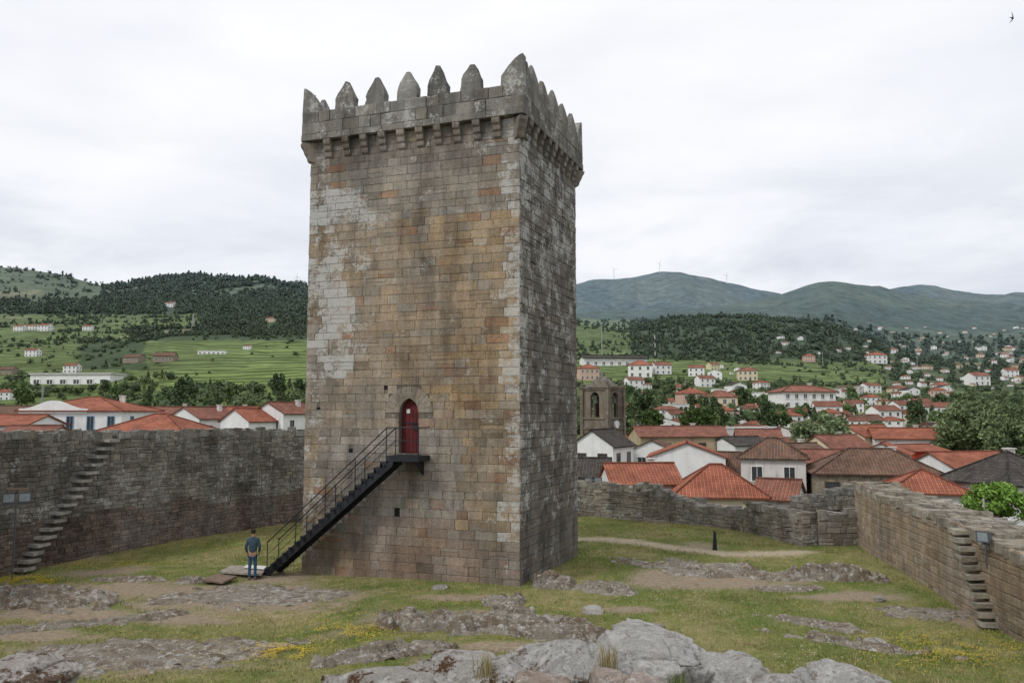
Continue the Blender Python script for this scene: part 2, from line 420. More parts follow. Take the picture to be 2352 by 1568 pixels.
# ================================================================= HOUSES
def house(label, x, y, zb, w, d, eh, rise, rot, kind='gable', axis='x', wm='white', rm='orange', wins=None, chim=1, frame=None, cat='house', group=None, name='house', door=False, over=.4, ww=1.0, wh=1.4):
    root = empty(name, (x, y, zb), label, cat, group, radians(rot))
    frame = frame or FRAMEW
    L, D = (w, d) if axis == 'x' else (d, w)
    def m(l, c, z): return Vector((l, c, z)) if axis == 'x' else Vector((c, l, z))
    b = MB(); hx, hy = L/2, D/2
    if kind == 'gable':
        for s in (-1, 1):
            b.add([m(s*hx, -hy, 0), m(s*hx, hy, 0), m(s*hx, hy, eh), m(s*hx, 0, eh+rise), m(s*hx, -hy, eh)], [(0, 1, 2, 3, 4)])
            b.add([m(-hx, s*hy, 0), m(hx, s*hy, 0), m(hx, s*hy, eh), m(-hx, s*hy, eh)], [(0, 1, 2, 3)])
    else: b.box((-w/2, -d/2, 0), (w/2, d/2, eh-.01))
    b.build('wall', PL[wm], root, True)
    r = MB()
    def poly(pts, th=.14):
        n = len(pts); ed = (pts[1]-pts[0]); el = ed.length; ed = ed/el; uv = []
        for p in pts:
            q = p-pts[0]; u = q.dot(ed); uv.append((u, (q-ed*u).length))
        low = [p-Vector((0, 0, th)) for p in pts]
        r.add(list(pts)+low, [tuple(range(n)), tuple(range(2*n-1, n-1, -1))]+[(i, n+i, n+(i+1) % n, (i+1) % n) for i in range(n)], (1, 1, 1, 0),
              [uv, uv[::-1]]+[[(0, 0)]*4]*n)
    ov = over; k = rise/hy; ex = hx+(ov*.6 if kind == 'gable' else ov); ey = hy+ov; ze = eh-k*ov+.12
    if kind == 'gable':
        zr = eh+rise+.12
        poly([m(-ex, -ey, ze), m(ex, -ey, ze), m(ex, 0, zr), m(-ex, 0, zr)])
        poly([m(ex, ey, ze), m(-ex, ey, ze), m(-ex, 0, zr), m(ex, 0, zr)])
        rl = ex
    elif kind == 'hip':
        zr = eh+rise+.12; rl = max(L-D, 0)/2+.02
        poly([m(-ex, -ey, ze), m(ex, -ey, ze), m(rl, 0, zr), m(-rl, 0, zr)])
        poly([m(ex, ey, ze), m(-ex, ey, ze), m(-rl, 0, zr), m(rl, 0, zr)])
        poly([m(ex, -ey, ze), m(ex, ey, ze), m(rl, 0, zr)]); poly([m(-ex, ey, ze), m(-ex, -ey, ze), m(-rl, 0, zr)])
    else:
        r.box((-w/2-.15, -d/2-.15, eh), (w/2+.15, d/2+.15, eh+rise))
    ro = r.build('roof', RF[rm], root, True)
    if kind != 'flat':
        c = MB(); c.tube(m(-rl, 0, zr+.02), m(rl, 0, zr+.02), .11, n=6, col=(1, 1, 1, 0))
        if kind == 'hip':
            for sx in (-1, 1):
                for sy in (-1, 1): c.tube(m(sx*rl, 0, zr+.02), m(sx*ex, sy*ey, ze+.03), .09, n=6)
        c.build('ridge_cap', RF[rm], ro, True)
    if chim:
        c = MB(); px_ = L*.22; cy = hy*.35; zt = eh+rise*(1-.35)+.9
        c.box((px_-.3, cy-.25, eh), (px_+.3, cy+.25, zt), T=lambda q: m(q.x, q.y, q.z)); c.box((px_-.38, cy-.33, zt), (px_+.38, cy+.33, zt+.1), T=lambda q: m(q.x, q.y, q.z))
        c.build('chimney', PL['oldwhite'], ro, True)
    wins = wins or {'f': (2, 1)}
    for side, spec in wins.items():
        nc, nr = spec[:2]; Ls = w if side in 'fb' else d
        def S(u, z, off):
            return {'f': Vector((u, -d/2-off, z)), 'b': Vector((-u, d/2+off, z)), 'r': Vector((w/2+off, u, z)), 'l': Vector((-w/2-off, -u, z))}[side]
        sh = min(eh/nr, 3.2)
        for i in range(nc):
            for j in range(nr):
                u = (i+.5)/nc*Ls-Ls/2; zc = eh-sh*(j+.5)-.1; a, h2 = ww/2, wh/2
                f = MB()
                def bar(u0, u1, z0, z1, o0, o1):
                    f.hexa([S(u0, z0, o0), S(u1, z0, o0), S(u1, z0, o1), S(u0, z0, o1), S(u0, z1, o0), S(u1, z1, o0), S(u1, z1, o1), S(u0, z1, o1)])
                t = .09
                bar(u-a-t, u-a, zc-h2, zc+h2, -.02, .07); bar(u+a, u+a+t, zc-h2, zc+h2, -.02, .07)
                bar(u-a-t, u+a+t, zc+h2, zc+h2+t, -.02, .07); bar(u-a-t-.06, u+a+t+.06, zc-h2-t, zc-h2, -.02, .11); bar(u-.025, u+.025, zc-h2, zc+h2, .0, .03)
                fo = f.build('window', frame, root, True)
                p = MB(); p.add([S(u-a, zc-h2, .012), S(u+a, zc-h2, .012), S(u+a, zc+h2, .012), S(u-a, zc+h2, .012)], [(0, 1, 2, 3)]); p.build('pane', GLASS, fo, True)
    return root
def near(label, px, Y, w, d, pye, rise, rot, **k):
    p = at(px, pye, Y); zb = H(p.x, Y)-.5
    return house(label, p.x, Y, zb, w, d, p.z-zb, rise, rot, **k)
# right side, closest rows
near('white gabled house with dark roof and two dark windows below the bell tower', 1385, 98, 5.2, 7, 1020, 1.7, -28, axis='y', rm='dark', wins={'f': (2, 1), 'r': (2, 1)}, chim=0, frame=FRAMEB)
near('low house with long worn orange roof and ochre wall right of the bell tower', 1555, 122, 13, 8, 1000, 1.3, 4, rm='red', wm='beige', wins={'f': (5, 1)}, frame=FRAMEB)
near('bright white house with very low gable left of the brown roofs', 1578, 92, 8.0, 9, 1045, 1.5, -12, axis='y', wm='white', rm='orange', wins={'f': (2, 1)}, chim=0)
near('broad orange hipped roof just beyond the ruined back wall', 1645, 68, 7.0, 6.0, 1128, 2.1, -8, kind='hip', rm='orange', wm='cream', wins={'f': (3, 1)}, chim=0)
near('low red tiled roof at the foot of the white gabled house', 1468, 72, 6.0, 5, 1103, 1.4, 6, rm='orange', wm='oldwhite', wins={'f': (2, 1)})
near('dark slate roofed shed beside the tower edge', 1345, 78, 4.6, 5, 1088, 1.4, -10, rm='dark', wm='grey', wins={'f': (1, 1)}, chim=0)
near('brown roofed house behind the hipped orange roof', 1665, 92, 6, 6, 1085, 2.2, -30, rm='brown', wm='oldwhite', wins={'f': (2, 1)}, chim=0)
near('stained white two storey house with old red hipped roof', 1775, 84, 6.2, 5.2, 1046, 1.7, -18, kind='hip', rm='brown', wm='oldwhite', wins={'f': (2, 2), 'r': (1, 2)}, chim=0)
near('small red roofed annex in front of the stained white house', 1790, 70, 3.4, 4, 1138, 1.3, -30, rm='red', wm='oldwhite', wins={'f': (1, 1)}, chim=0)
near('long stone house with brown hipped roof and row of brown openings', 1998, 80, 11, 7.2, 1080, 2.0, -12, kind='hip', rm='brown', wm='stone', wins={'f': (4, 1), 'r': (3, 1)}, frame=FRAMEB, ww=1.2, wh=1.5)
near('orange hipped roof in front of the stone house, over the right wall', 2118, 62, 5.2, 5, 1122, 1.3, -15, kind='hip', rm='orange', wm='oldwhite', wins={'f': (2, 1)}, chim=0)
near('house with bright orange lean roof behind the right castle wall', 2215, 86, 8, 7, 1068, 1.3, 10, rm='orange', wm='white', wins={'f': (3, 1)}, chim=0)
near('white house under a dark tiled roof at the right picture edge', 2315, 60, 6.0, 6.0, 1100, 1.9, 14, kind='hip', rm='dark', wm='white', wins={'f': (2, 1), 'l': (2, 1)}, frame=FRAMEB)
near('house with red gable wall between two orange roofs', 2095, 104, 5.4, 6, 1033, .6, 18, rm='orange', wm='redwall', wins={'f': (1, 1)}, chim=0)
near('white house with wide orange roof below the big trees', 2075, 118, 9.0, 7, 1005, 1.3, -14, rm='orange', wm='white', wins={'f': (3, 1)})
near('small house with orange gable and pale chimney', 1920, 106, 6, 6, 1025, 1.4, 16, rm='red', wm='cream', wins={'f': (2, 1)})
near('low cream house left of the chimney house', 1900, 94, 5.5, 5, 1058, 1.2, -8, rm='red', wm='cream', wins={'f': (2, 1)}, chim=0)
near('orange gabled roof behind the chimney house', 1985, 122, 7.5, 7, 1000, 1.5, 24, rm='orange', wm='cream', wins={'f': (2, 1)})
near('grey flat roofed warehouse in the middle of the town', 1760, 150, 12, 8, 985, .4, 8, kind='flat', rm='flat', wm='grey', wins={'f': (5, 1)}, chim=0)
near('white house left of the round green tree', 1740, 128, 6.6, 6, 1003, 1.1, -12, rm='red', wm='white', wins={'f': (3, 1)})
near('pair of white gables with grey roof in front of the warehouse', 1700, 118, 6, 6, 1020, 1.0, 20, rm='dark', wm='white', wins={'f': (2, 1)}, chim=0)
near('white low house squeezed behind the bright white low gable', 1505, 104, 5.0, 5, 1030, 1.1, -20, axis='y', rm='brown', wm='white', wins={'f': (2, 1)}, chim=0)
near('small white house with brown roof behind the stained white house', 1835, 100, 5.2, 5, 1040, 1.1, 22, rm='brown', wm='white', wins={'f': (2, 1)}, chim=1)
near('white gable peeping out above the long stone house', 2030, 96, 5.5, 6, 1040, 1.2, -30, axis='y', rm='orange', wm='white', wins={'f': (1, 1)}, chim=0)
# left side
r = near('grand white house with curved gable, blue windows and orange hipped roof', 215, 105, 12.6, 11, 943, 1.6, 0, kind='hip', rm='orange', wm='white', wins={'f': (5, 2), 'r': (2, 1)}, frame=BLUEF, ww=.75, wh=1.9, chim=1)
g = MB(); W2 = 8.4; prof = [(-W2/2, 0)]
for i in range(25):
    u = -1+2*i/24; prof.append((u*W2/2, .55+1.0*(cos(u*pi)*.5+.5)**1.3))
prof.append((W2/2, 0)); eh = at(215, 943, 105).z-(H(at(215, 943, 105).x, 105)-.5)
g.prism(None, [Vector((-2.0+a, -5.56, eh-.3+z)) for a, z in prof], [Vector((-2.0+a, -5.80, eh-.3+z)) for a, z in prof])
g.build('curved_gable', PL['white'], r, True)
g = MB()
for i in range(9): g.box((-4.2+i*.5, -6.6, eh-3.6), (-4.16+i*.5, -6.56, eh-2.7))
g.box((-4.3, -6.65, eh-2.7), (-.1, -6.5, eh-2.62)); g.box((-4.3, -6.65, eh-3.75), (-.1, -5.52, eh-3.6)); g.build('balcony', STEEL, r, True)
near('bright orange hipped roof in front of the grand white house', 368, 84, 9.2, 8, 991, 1.7, -6, kind='hip', rm='orange', wm='white', wins={'f': (3, 1)}, chim=0)
for i, (px, Y, w, pe, rs, rot, lab) in enumerate([
    (470, 118, 6.0, 960, 1.5, -24, 'white gabled house right of the orange hipped roof'),
    (535, 124, 7.0, 958, 1.5, 12, 'white house with dormered red roof in the row left of the tower'),
    (590, 112, 5.2, 965, 1.5, -28, 'third white gabled house of the row left of the tower'),
    (655, 116, 5.2, 948, 1.4, -20, 'tall white gabled house touching the tower left edge'),
    (625, 128, 5.0, 945, 1.0, 14, 'white house with flat grey roof behind the white row')]):
    near(lab, px, Y, w, 8, pe, rs if i != 4 else .3, rot, axis='y' if i in (0, 2, 3) else 'x', kind='flat' if i == 4 else 'gable', rm=['red', 'orange', 'orange', 'red', 'flat'][i], wm='white', wins={'f': (2, 2), 'r': (2, 1)}, chim=0 if i == 4 else 1)
near('house with wide brown tiled roof at the left picture edge', 55, 135, 12, 8, 950, 1.2, 4, rm='brown', wm='grey', wins={'f': (4, 1)}, chim=0)
near('low orange roof below the brown roof at the left edge', 30, 92, 8, 7, 975, 1.0, -4, rm='orange', wm='white', wins={'f': (3, 1)}, chim=0)
near('small red roof peeping over the left castle wall', 85, 74, 4, 5, 993, .5, 10, rm='red', wm='white', wins={'f': (1, 1)}, chim=0)
near('red roofed house between the grand house and the white row', 395, 132, 8, 7, 950, 1.0, 15, rm='red', wm='white', wins={'f': (3, 1)})

TY = {}
def ty(k, **a): TY[k] = house('t', 0, 0, 0, 10, a.pop('d', 8), a.pop('eh', 5.5), a.pop('rise', 1.8), 0, **a)
ty('wg', wins={'f': (3, 2), 'r': (2, 2)}, rm='red'); ty('wh', kind='hip', wins={'f': (3, 2), 'l': (2, 2)}); ty('ch', kind='hip', wm='cream', wins={'f': (4, 2)}, rm='red')
ty('pk', wm='pink', kind='hip', eh=6.5, wins={'f': (4, 2)}); ty('wd', rm='dark', axis='y', wins={'f': (2, 2)}); ty('yl', wm='yellow', rm='red', wins={'f': (3, 2)})
ty('ap', eh=4.6, kind='hip', rise=1., d=6, rm='red', wins={'f': (6, 3)}, ww=.6, wh=.8); ty('lg', eh=1.6, rise=.3, d=3, rm='dark', wins={'f': (8, 1)}, ww=.4, wh=.5, chim=0)
ty('fl', eh=1.5, rise=.2, d=4, kind='flat', rm='flat', wins={'f': (6, 1)}, ww=.7, wh=.5, chim=0); ty('st', wm='stone', rm='brown', wins={'f': (3, 1)}, eh=3.6)
ty('ow', wm='oldwhite', rm='brown', axis='y', d=12, wins={'f': (2, 2), 'r': (3, 2)}, rise=1.5); ty('gf', wm='white', rm='flat', kind='flat', eh=6.5, rise=.4, wins={'f': (3, 2)}, chim=0)
used = set(); r3 = random.Random(77)
def mid(k, px, py, wpx, rot, label, group=None, pos=None):
    p = pos or place_far(px, py); s = wpx*p.y/F/11.2
    if k in used: r = copy_tree(TY[k])
    else: r = TY[k]; used.add(k)
    kx, ky, kz = (r3.uniform(.85, 1.35), r3.uniform(.8, 1.2), r3.uniform(.72, 1.15)) if group else (1, 1, 1)
    r.location = (p.x, p.y, p.z-.6*s); r.scale = (s*kx, s*ky, s*kz); r.rotation_euler = (0, 0, radians(rot)); r['label'] = label
    if group: r['group'] = group
    elif 'group' in r: del r['group']
    HOUSE_ZONES.append((px, py, wpx))
    return r
MID = [
 ('lg', 1408, 838, 165, 8, 'long white terraced row on the slope right of the tower'), ('pk', 1350, 872, 50, 10, 'pink apartment house next to the tower right edge'),
 ('wh', 1470, 866, 60, -8, 'white villa with red roof below the terraced row'), ('wg', 1518, 858, 44, 10, 'white house right of the villa below the terraced row'),
 ('wg', 1456, 893, 44, 14, 'white house with bright orange roof above the bell tower'), ('yl', 1638, 850, 28, 20, 'small yellow house on the green slope'),
 ('wg', 1600, 864, 40, -15, 'white house with orange roof left of the small yellow house'), ('wd', 1642, 872, 36, -15, 'white gabled house with dark roof under the yellow house'),
 ('wg', 1619, 888, 42, 12, 'low white house below the dark roofed gable'), ('ch', 1716, 873, 48, -10, 'wide pale yellow villa in the middle of the slope'),
 ('wd', 1690, 905, 44, 18, 'white house with grey roof under the yellow villa'), ('ap', 1842, 950, 140, 8, 'large white apartment block in the middle of the town'),
 ('ch', 1653, 948, 84, -10, 'cream apartment house with red roof left of the white block'), ('pk', 1588, 938, 66, 10, 'peach coloured house behind the white terrace'),
 ('ap', 1468, 962, 84, -14, 'white terraced houses right of the bell tower, left half'), ('ap', 1530, 966, 72, -14, 'white terraced houses right of the bell tower, right half'),
 ('gf', 1752, 932, 54, -16, 'modern white house with flat roof left of the apartment block'), ('pk', 1858, 833, 26, 0, 'small pink house at the foot of the dark wooded hill'),
 ('wh', 2012, 836, 42, 10, 'white villa right of the wooded hill'), ('wg', 1925, 915, 36, 10, 'white house above the apartment block right end'),
 ('wg', 1900, 962, 66, -12, 'low white house below the apartment block'), ('wg', 2030, 972, 66, 12, 'white house with orange roof left of the rightmost trees'),
 ('ch', 2085, 972, 52, -8, 'cream house next to the big right trees'), ('wd', 2090, 912, 38, 15, 'narrow white gabled house standing tall in the right town'),
 ('wg', 2075, 955, 58, 10, 'red roofed house row above the cream house'), ('wg', 2150, 962, 62, -10, 'white house just left of the big round trees'),
 ('wg', 2110, 945, 50, 10, 'small white house behind the house row on the right'), ('wh', 2160, 900, 36, 0, 'white hipped house in the right valley, nearest of its slope'),
 ('wg', 2245, 885, 46, 8, 'long roofed house in the right valley'), ('wg', 2320, 865, 32, -5, 'white house at the right picture edge in the valley'),
 ('st', 1980, 985, 70, 12, 'stone house with brown roof in the lower town'), ('wg', 1715, 960, 48, 14, 'white house in front of the cream apartment house'),
 ('wh', 2000, 930, 40, 0, 'white hipped house between the valley trees'), ('wg', 1960, 945, 44, -12, 'white gable right of the apartment block'),
 ('fl', 185, 880, 215, -6, 'long modern white building with flat roof on the left slope'), ('fl', 489, 812, 68, 4, 'low white building on the vineyard terraces'),
 ('st', 309, 833, 44, -10, 'stone farmhouse below the vineyards'), ('st', 380, 831, 50, 6, 'low stone barn right of the farmhouse'),
 ('wg', 76, 818, 30, 0, 'house with red roof between trees on the left slope'), ('st', 18, 860, 38, 0, 'stone house with red roof at the left picture edge'),
 ('wh', 10, 918, 40, 6, 'white block with blue windows at the left picture edge'), ('wg', 166, 855, 34, 0, 'pink roofed house above the modern white building'),
 ('wg', 392, 707, 22, -8, 'lone white house high on the wooded left hill'), ('wg', 202, 760, 22, 8, 'white house on the upper left terraces'),
 ('ch', 622, 741, 22, 0, 'small house at the wood edge left of the tower'), ('wg', 46, 760, 24, 0, 'left white house of the hill hamlet'),
 ('wh', 74, 758, 22, 5, 'middle house of the hill hamlet'), ('wg', 104, 760, 28, -6, 'right red roofed house of the hill hamlet'), ('wg', 568, 803, 18, 0, 'tiny hut above the vineyard rows'),
]
for k, px, py, w, rot, lab in MID: mid(k, px, py, w, rot, lab)
rr = random.Random(4)
for i in range(84):
    px = rr.uniform(2035, 2352) if i < 60 else rr.uniform(1960, 2352); py = 795+100*rr.random() if i < 60 else rr.uniform(752, 800)
    mid(rr.choice(['wg', 'wg', 'wh', 'ch', 'wd', 'ow']), px, py, rr.uniform(9, 18)*(1 if py > 800 else .5), rr.uniform(-35, 35), 'tiny pale house with tiled roof scattered over the far right valley', 'tiny houses scattered over the far right valley')
for i in range(14):
    px = rr.uniform(1560, 2000); py = rr.uniform(768, 822) if px > 1750 else rr.uniform(840, 860)
    mid(rr.choice(['wg', 'wd']), px, py, rr.uniform(9, 15), rr.uniform(-30, 30), 'tiny house peeping out along the wooded hill', 'tiny houses along the wooded hill')
for i in range(80):
    px = rr.uniform(1440, 2180); py = 892+105*rr.random()**.8
    mid(rr.choice(['wg', 'wh', 'wg', 'ch', 'wd', 'pk', 'ow', 'gf', 'wh']), px, py, rr.uniform(24, 50)*(.75+.5*(py-885)/115), rr.uniform(-35, 35), 'small pale house with tiled roof filling the middle of the town', 'small houses filling the middle of the town')
for i in range(26):
    px = 1450+(2170-1450)*(i+.5)/26+rr.uniform(-12, 12); Y = rr.uniform(112, 165); x = (px-1176)/F*Y
    mid(rr.choice(['wg', 'wh', 'ow', 'ch', 'wd', 'wg']), px, 1060, rr.uniform(5.8, 8.2)*F/Y, rr.uniform(-40, 40), 'whitewashed house packed among the overlapping roofs of the lower town', 'whitewashed houses packed in the lower town', Vector((x, Y, H(x, Y))))

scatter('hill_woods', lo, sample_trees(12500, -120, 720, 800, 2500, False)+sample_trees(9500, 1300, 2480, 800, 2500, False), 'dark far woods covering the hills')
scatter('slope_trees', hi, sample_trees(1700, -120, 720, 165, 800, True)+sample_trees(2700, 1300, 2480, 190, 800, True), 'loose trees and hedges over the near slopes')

# ================================================================= BELL TOWER
def bell_tower():
    c = at(1385, 950, 108); Yt = 108; zb = H(c.x, Yt)-1
    root = empty('bell_tower', (c.x, Yt, zb), 'old granite church bell tower with arched belfry, bells and clock', 'bell tower', None, radians(-39))
    S = 3.95; h = S/2; col = (.17, .135, .10, .25)
    Z = lambda py: at(1385, py, Yt).z-zb
    z1, z2, z3 = Z(962), Z(896), Z(884)
    b = MB(); b.box((-h, -h, 0), (h, h, z1), col)
    for zz, e in ((z1, .16), (z2, .14), (z2+.24, .28), (Z(985), .16)): b.box((-h-e, -h-e, zz), (h+e, h+e, zz+.23), col)
    for (dx, dy) in ((-1, -1), (1, -1), (1, 1), (-1, 1)): b.box((dx*h-.22, dy*h-.22, 0), (dx*h+.22, dy*h+.22, z2+.02), col)
    b.build('wall', MAS, root, True)
    bf = MB(); R = .68; zs = z2-.30-R
    for ang in range(4):
        a = ang*pi/2; T = lambda q: Vector((q.x*cos(a)-q.y*sin(a), q.x*sin(a)+q.y*cos(a), q.z))
        for s in (-1, 1): bf.box((min(s*R, s*(h-.25)), -h+.02, z1+.23), (max(s*R, s*(h-.25)), -h+.36, z2-.01), col, T)
        for i in range(12):
            t0, t1 = pi*i/12, pi*(i+1)/12; x0, x1 = -R*cos(t0), -R*cos(t1); zz = zs+R*sin((t0+t1)/2)
            bf.box((x0, -h+.02, zz), (x1, -h+.36, z2-.01), col, T)
    bf.build('belfry', MAS, root, True)
    cp = MB(); zc = z2+.48; k2 = sqrt(2); q8 = .8
    cp.lathe((0, 0, zc), [(r_*k2*q8, z_*q8) for r_, z_ in ((2.15, 0), (1.95, .22), (1.85, .24), (1.5, .62), (1.4, .64), (.95, 1.15), (.85, 1.2), (.5, 1.6), (.28, 1.75), (.3, 2.1), (.0, 2.7))], 4, (.15, .13, .10, .4), pi/4); cp.build('cap', MAS, root, True)
    for dx in (-1, 1):
        for dy in (-1, 1):
            p = MB(); p.lathe((dx*h, dy*h, zc), [(.25, 0), (.27, .25), (.15, .33), (.2, .53), (.08, .9), (0, 1.3)], 8, (.14, .12, .10, .3)); p.build('pinnacle', MAS, root, True)
    for a in (0, pi/2):
        q = MB(); cx, cy = (0, -h+.3) if a == 0 else (h-.3, 0)
        q.lathe((cx, cy, zs-.75), [(.42, 0), (.37, .12), (.28, .4), (.25, .7), (.14, .85), (0, .9)], 14); q.tube((cx-(R if a == 0 else 0), cy-(0 if a == 0 else R), zs+.2), (cx+(R if a == 0 else 0), cy+(0 if a == 0 else R), zs+.2), .06)
        q.build('bell', BRONZE, root, True)
    k = MB(); zk = Z(974); pts = [Vector((h+.25, .52*cos(t), zk+.52*sin(t))) for t in [2*pi*i/24 for i in range(24)]]
    k.prism(None, [p-Vector((.24, 0, 0)) for p in pts], pts); ck = k.build('clock_face', FRAMEW, root, True)
    m = MB()
    for i in range(12):
        t = 2*pi*i/12; d = Vector((0, cos(t), sin(t))); cc = Vector((h+.26, 0, zk)); m.tube(cc+d*.40, cc+d*.48, .02, n=4)
    cc = Vector((h+.26, 0, zk)); m.tube(cc, cc+Vector((0, .08, .28)), .025, n=4); m.tube(cc, cc+Vector((0, .32, -.17)), .018, n=4)
    m.build('clock_hands', STEEL, ck, True)
bell_tower()

# ================================================================= KEEP
A = radians(19.2); A2_ = radians(21.5); N0 = Vector((.28, 29.0, 0)); W = 8.95; DD = 7.0
eV = Vector((-cos(A), sin(A), 0)); n1 = Vector((-sin(A), -cos(A), 0)); sV = Vector((sin(A2_), cos(A2_), 0)); n2 = Vector((cos(A2_), -sin(A2_), 0))
def cn(i, z):
    P = [N0, N0+eV*W, N0+sV*DD, N0+eV*W+sV*DD][i]
    return Vector((P.x, P.y, z))
FACES = [(0, 1, n1, W), (0, 2, n2, DD), (2, 3, -n1, W), (1, 3, -n2, DD)]
def fpos(k):
    i, j, n, L = FACES[k]
    return lambda u, z, off=0.: cn(i, z).lerp(cn(j, z), u/L)+n*off
def a_of_px(px, b=0.):
    for i in range(-60, 1100):
        a = i*.01; p = N0+eV*a+n1*b
        if 1176+F*p.x/(p.y*1.003) <= px: return a
    return 10.
def stone(mb, pos, u0, u1, z0, z1, col, rnd, prot, jit, gap, back=-.06, bvm=.028):
    g = gap/2; bv = min(bvm, (z1-z0)*.12)
    j = lambda: rnd.uniform(-jit, jit)
    co = [(u0+g+j(), z0+g+j()*.6), (u1-g+j(), z0+g+j()*.6), (u1-g+j(), z1-g+j()*.6), (u0+g+j(), z1-g+j()*.6)]
    f = rnd.uniform(0, prot); sg = [(1, 1), (-1, 1), (-1, -1), (1, -1)]
    outer = [pos(a, z, back) for a, z in co]; mid_ = [pos(a, z, f-bv*.6) for a, z in co]
    inner = [pos(a+s[0]*bv, z+s[1]*bv, f+rnd.uniform(-.3, .3)*prot) for (a, z), s in zip(co, sg)]
    mb.add(outer+mid_+inner, [(8, 9, 10, 11)]+[(4+i, 4+(i+1) % 4, 8+(i+1) % 4, 8+i) for i in range(4)]+[(i, (i+1) % 4, 4+(i+1) % 4, 4+i) for i in range(4)], col)
def masonry(mb, pos, L, z0, ztop, rows, wr, colf, seed, excl=None, prot=.03, jit=.01, gap=.014, split=.08, zmax=None, back=-.06, bv=.028):
    rnd = random.Random(seed); z = z0; zm = zmax if zmax else max(ztop(i*L/40) for i in range(41))
    while z < zm-.05:
        h = rnd.uniform(*rows); zt = min(z+h, zm) if zm-(z+h) > rows[0]*.6 else zm
        if zt-z > rows[1]*1.5: zt = z+h
        for u0, u1 in (excl(z, zt) if excl else [(0, L)]):
            u = u0
            while u < u1-.02:
                w = rnd.uniform(*wr)
                if u1-(u+w) < wr[0]*.7: w = u1-u
                um = u+w/2
                if z+(zt-z)*.6 < ztop(um):
                    if rnd.random() < split and w > wr[0]*1.2:
                        zz = lerp(z, zt, rnd.uniform(.4, .6))
                        stone(mb, pos, u, u+w, z, zz, colf(um, z, rnd), rnd, prot, jit, gap, back, bv); stone(mb, pos, u, u+w, zz, zt, colf(um, z, rnd), rnd, prot, jit, gap, back, bv)
                    else: stone(mb, pos, u, u+w, z, zt, colf(um, (z+zt)/2, rnd), rnd, prot, jit, gap, back, bv)
                u += w
        z = zt
tan_, gold, grey, redd = (.315, .242, .165), (.370, .265, .152), (.295, .268, .230), (.262, .192, .150)
def vary(c, rnd, lo_=.84, hi_=1.13):
    k = rnd.uniform(lo_, hi_); t = rnd.uniform(-.03, .03); return (c[0]*k*(1+t), c[1]*k, c[2]*k*(1-t))
def col_front(u, z, rnd):
    n = nz(u*.35, z*.35, 2.); n2_ = nz(u*.8, z*.8, 6.); n3 = nz(u*.6, z*.6, 14.)
    c = tan_; al = .15+.25*rnd.random()
    if z > 13.6: c = mix3(tan_, grey, .7); al += .1
    if u < 3+n*1.5 and z < 13.5: c = mix3(tan_, gold, clamp(.75+n))
    if 4 < z < 11 and u < 6: c = mix3(c, gold, clamp(.3+n2_))
    c = mix3(c, grey, clamp(.08+n2_*.7))
    if 1.4+n2_ < z < 5.6+n and 2.3 < u < 8.2: c = mix3(c, grey, .85)
    if u > 5 and 5.5 < z < 9: c = mix3(c, grey, .35)
    if z < 1.7+n*1.2 and u < 7: c = mix3(redd, c, .15)
    if z > 15.6: c = mix3(c, (.14, .12, .10), .4)
    r = rnd.random()
    if r < .03: c = mix3(c, (.31, .185, .115), .8)
    elif r < .13: c = mix3(c, grey, .6)
    elif r < .18: c = mix3(c, (.17, .135, .10), .5)
    elif r < .22: c = mix3(c, (.40, .34, .25), .5)
    if u > 5.4 and 7.6 < z < 15.2: al = clamp(.15+(.75+n3*1.4+.3*rnd.random())*(u-4.6)/3.0, 0, 1.5)
    if u > 8.2: al = max(al, .55+rnd.random()*.4)
    if u < .7: al = rnd.uniform(.8, 1.35)
    if z < 1.4: al *= .4
    return (*vary(c, rnd), al)
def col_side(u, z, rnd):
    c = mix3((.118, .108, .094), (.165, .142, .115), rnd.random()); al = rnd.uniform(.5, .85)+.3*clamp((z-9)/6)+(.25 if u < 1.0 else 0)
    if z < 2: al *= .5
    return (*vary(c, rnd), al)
doorA = a_of_px(941); dz0 = 4.62; dzs = 6.25; dw = .40; zc = dzs-.1; RO = 1.0
holes = [(a_of_px(917), at(917, 1177, 30.4).z, .22, .34), (a_of_px(888), at(888, 885, 30.5).z, .16, .24), (a_of_px(810), at(810, 1035, 30.8).z, .16, .16), (a_of_px(735), at(735, 938, 31.4).z, .14, .14)]
def excl_front(z, zt):
    cuts = []
    zm = (z+zt)/2
    if zt > dz0+.02 and z < dzs+.1: cuts.append((doorA-dw, doorA+dw))
    if zm > zc and zm < zc+RO: 
        r = sqrt(max(RO*RO-(zm-zc)**2, 0)); cuts.append((doorA-r, doorA+r))
    elif z < zc and zt > zc-.05: cuts.append((doorA-RO, doorA+RO)) if zm > zc-.3 else None
    for u, hz, hw, hh in holes:
        if z < hz < zt: cuts.append((u-hw/2, u+hw/2))
    cuts.sort(); iv = []; s = 0.
    mg = []
    for c in cuts:
        if mg and c[0] <= mg[-1][1]: mg[-1] = (mg[-1][0], max(c[1], mg[-1][1]))
        else: mg.append(c)
    for c0, c1 in mg:
        if c0-s > .03: iv.append((s, c0))
        s = c1
    iv.append((s, W)); return iv
ctr = N0+eV*W/2+sV*DD/2
keep = empty('castle_keep', (ctr.x, ctr.y, 0), 'tall square granite castle keep with pointed battlements and a red door', 'tower')
ZW = 17.06; PH = 1.18
mb = MB()
masonry(mb, fpos(0), W, -.4, lambda u: 99, (.27, .40), (.34, .92), col_front, 1, excl_front, .014, .009, .010, .06, ZW, -.04, .013)
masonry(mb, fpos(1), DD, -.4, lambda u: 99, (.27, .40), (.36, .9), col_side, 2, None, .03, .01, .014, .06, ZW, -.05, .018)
for k in (2, 3): masonry(mb, fpos(k), FACES[k][3], -.4, lambda u: 99, (.34, .45), (.5, 1.1), col_side, 5+k, None, .03, .012, .016, .0, ZW, -.05)
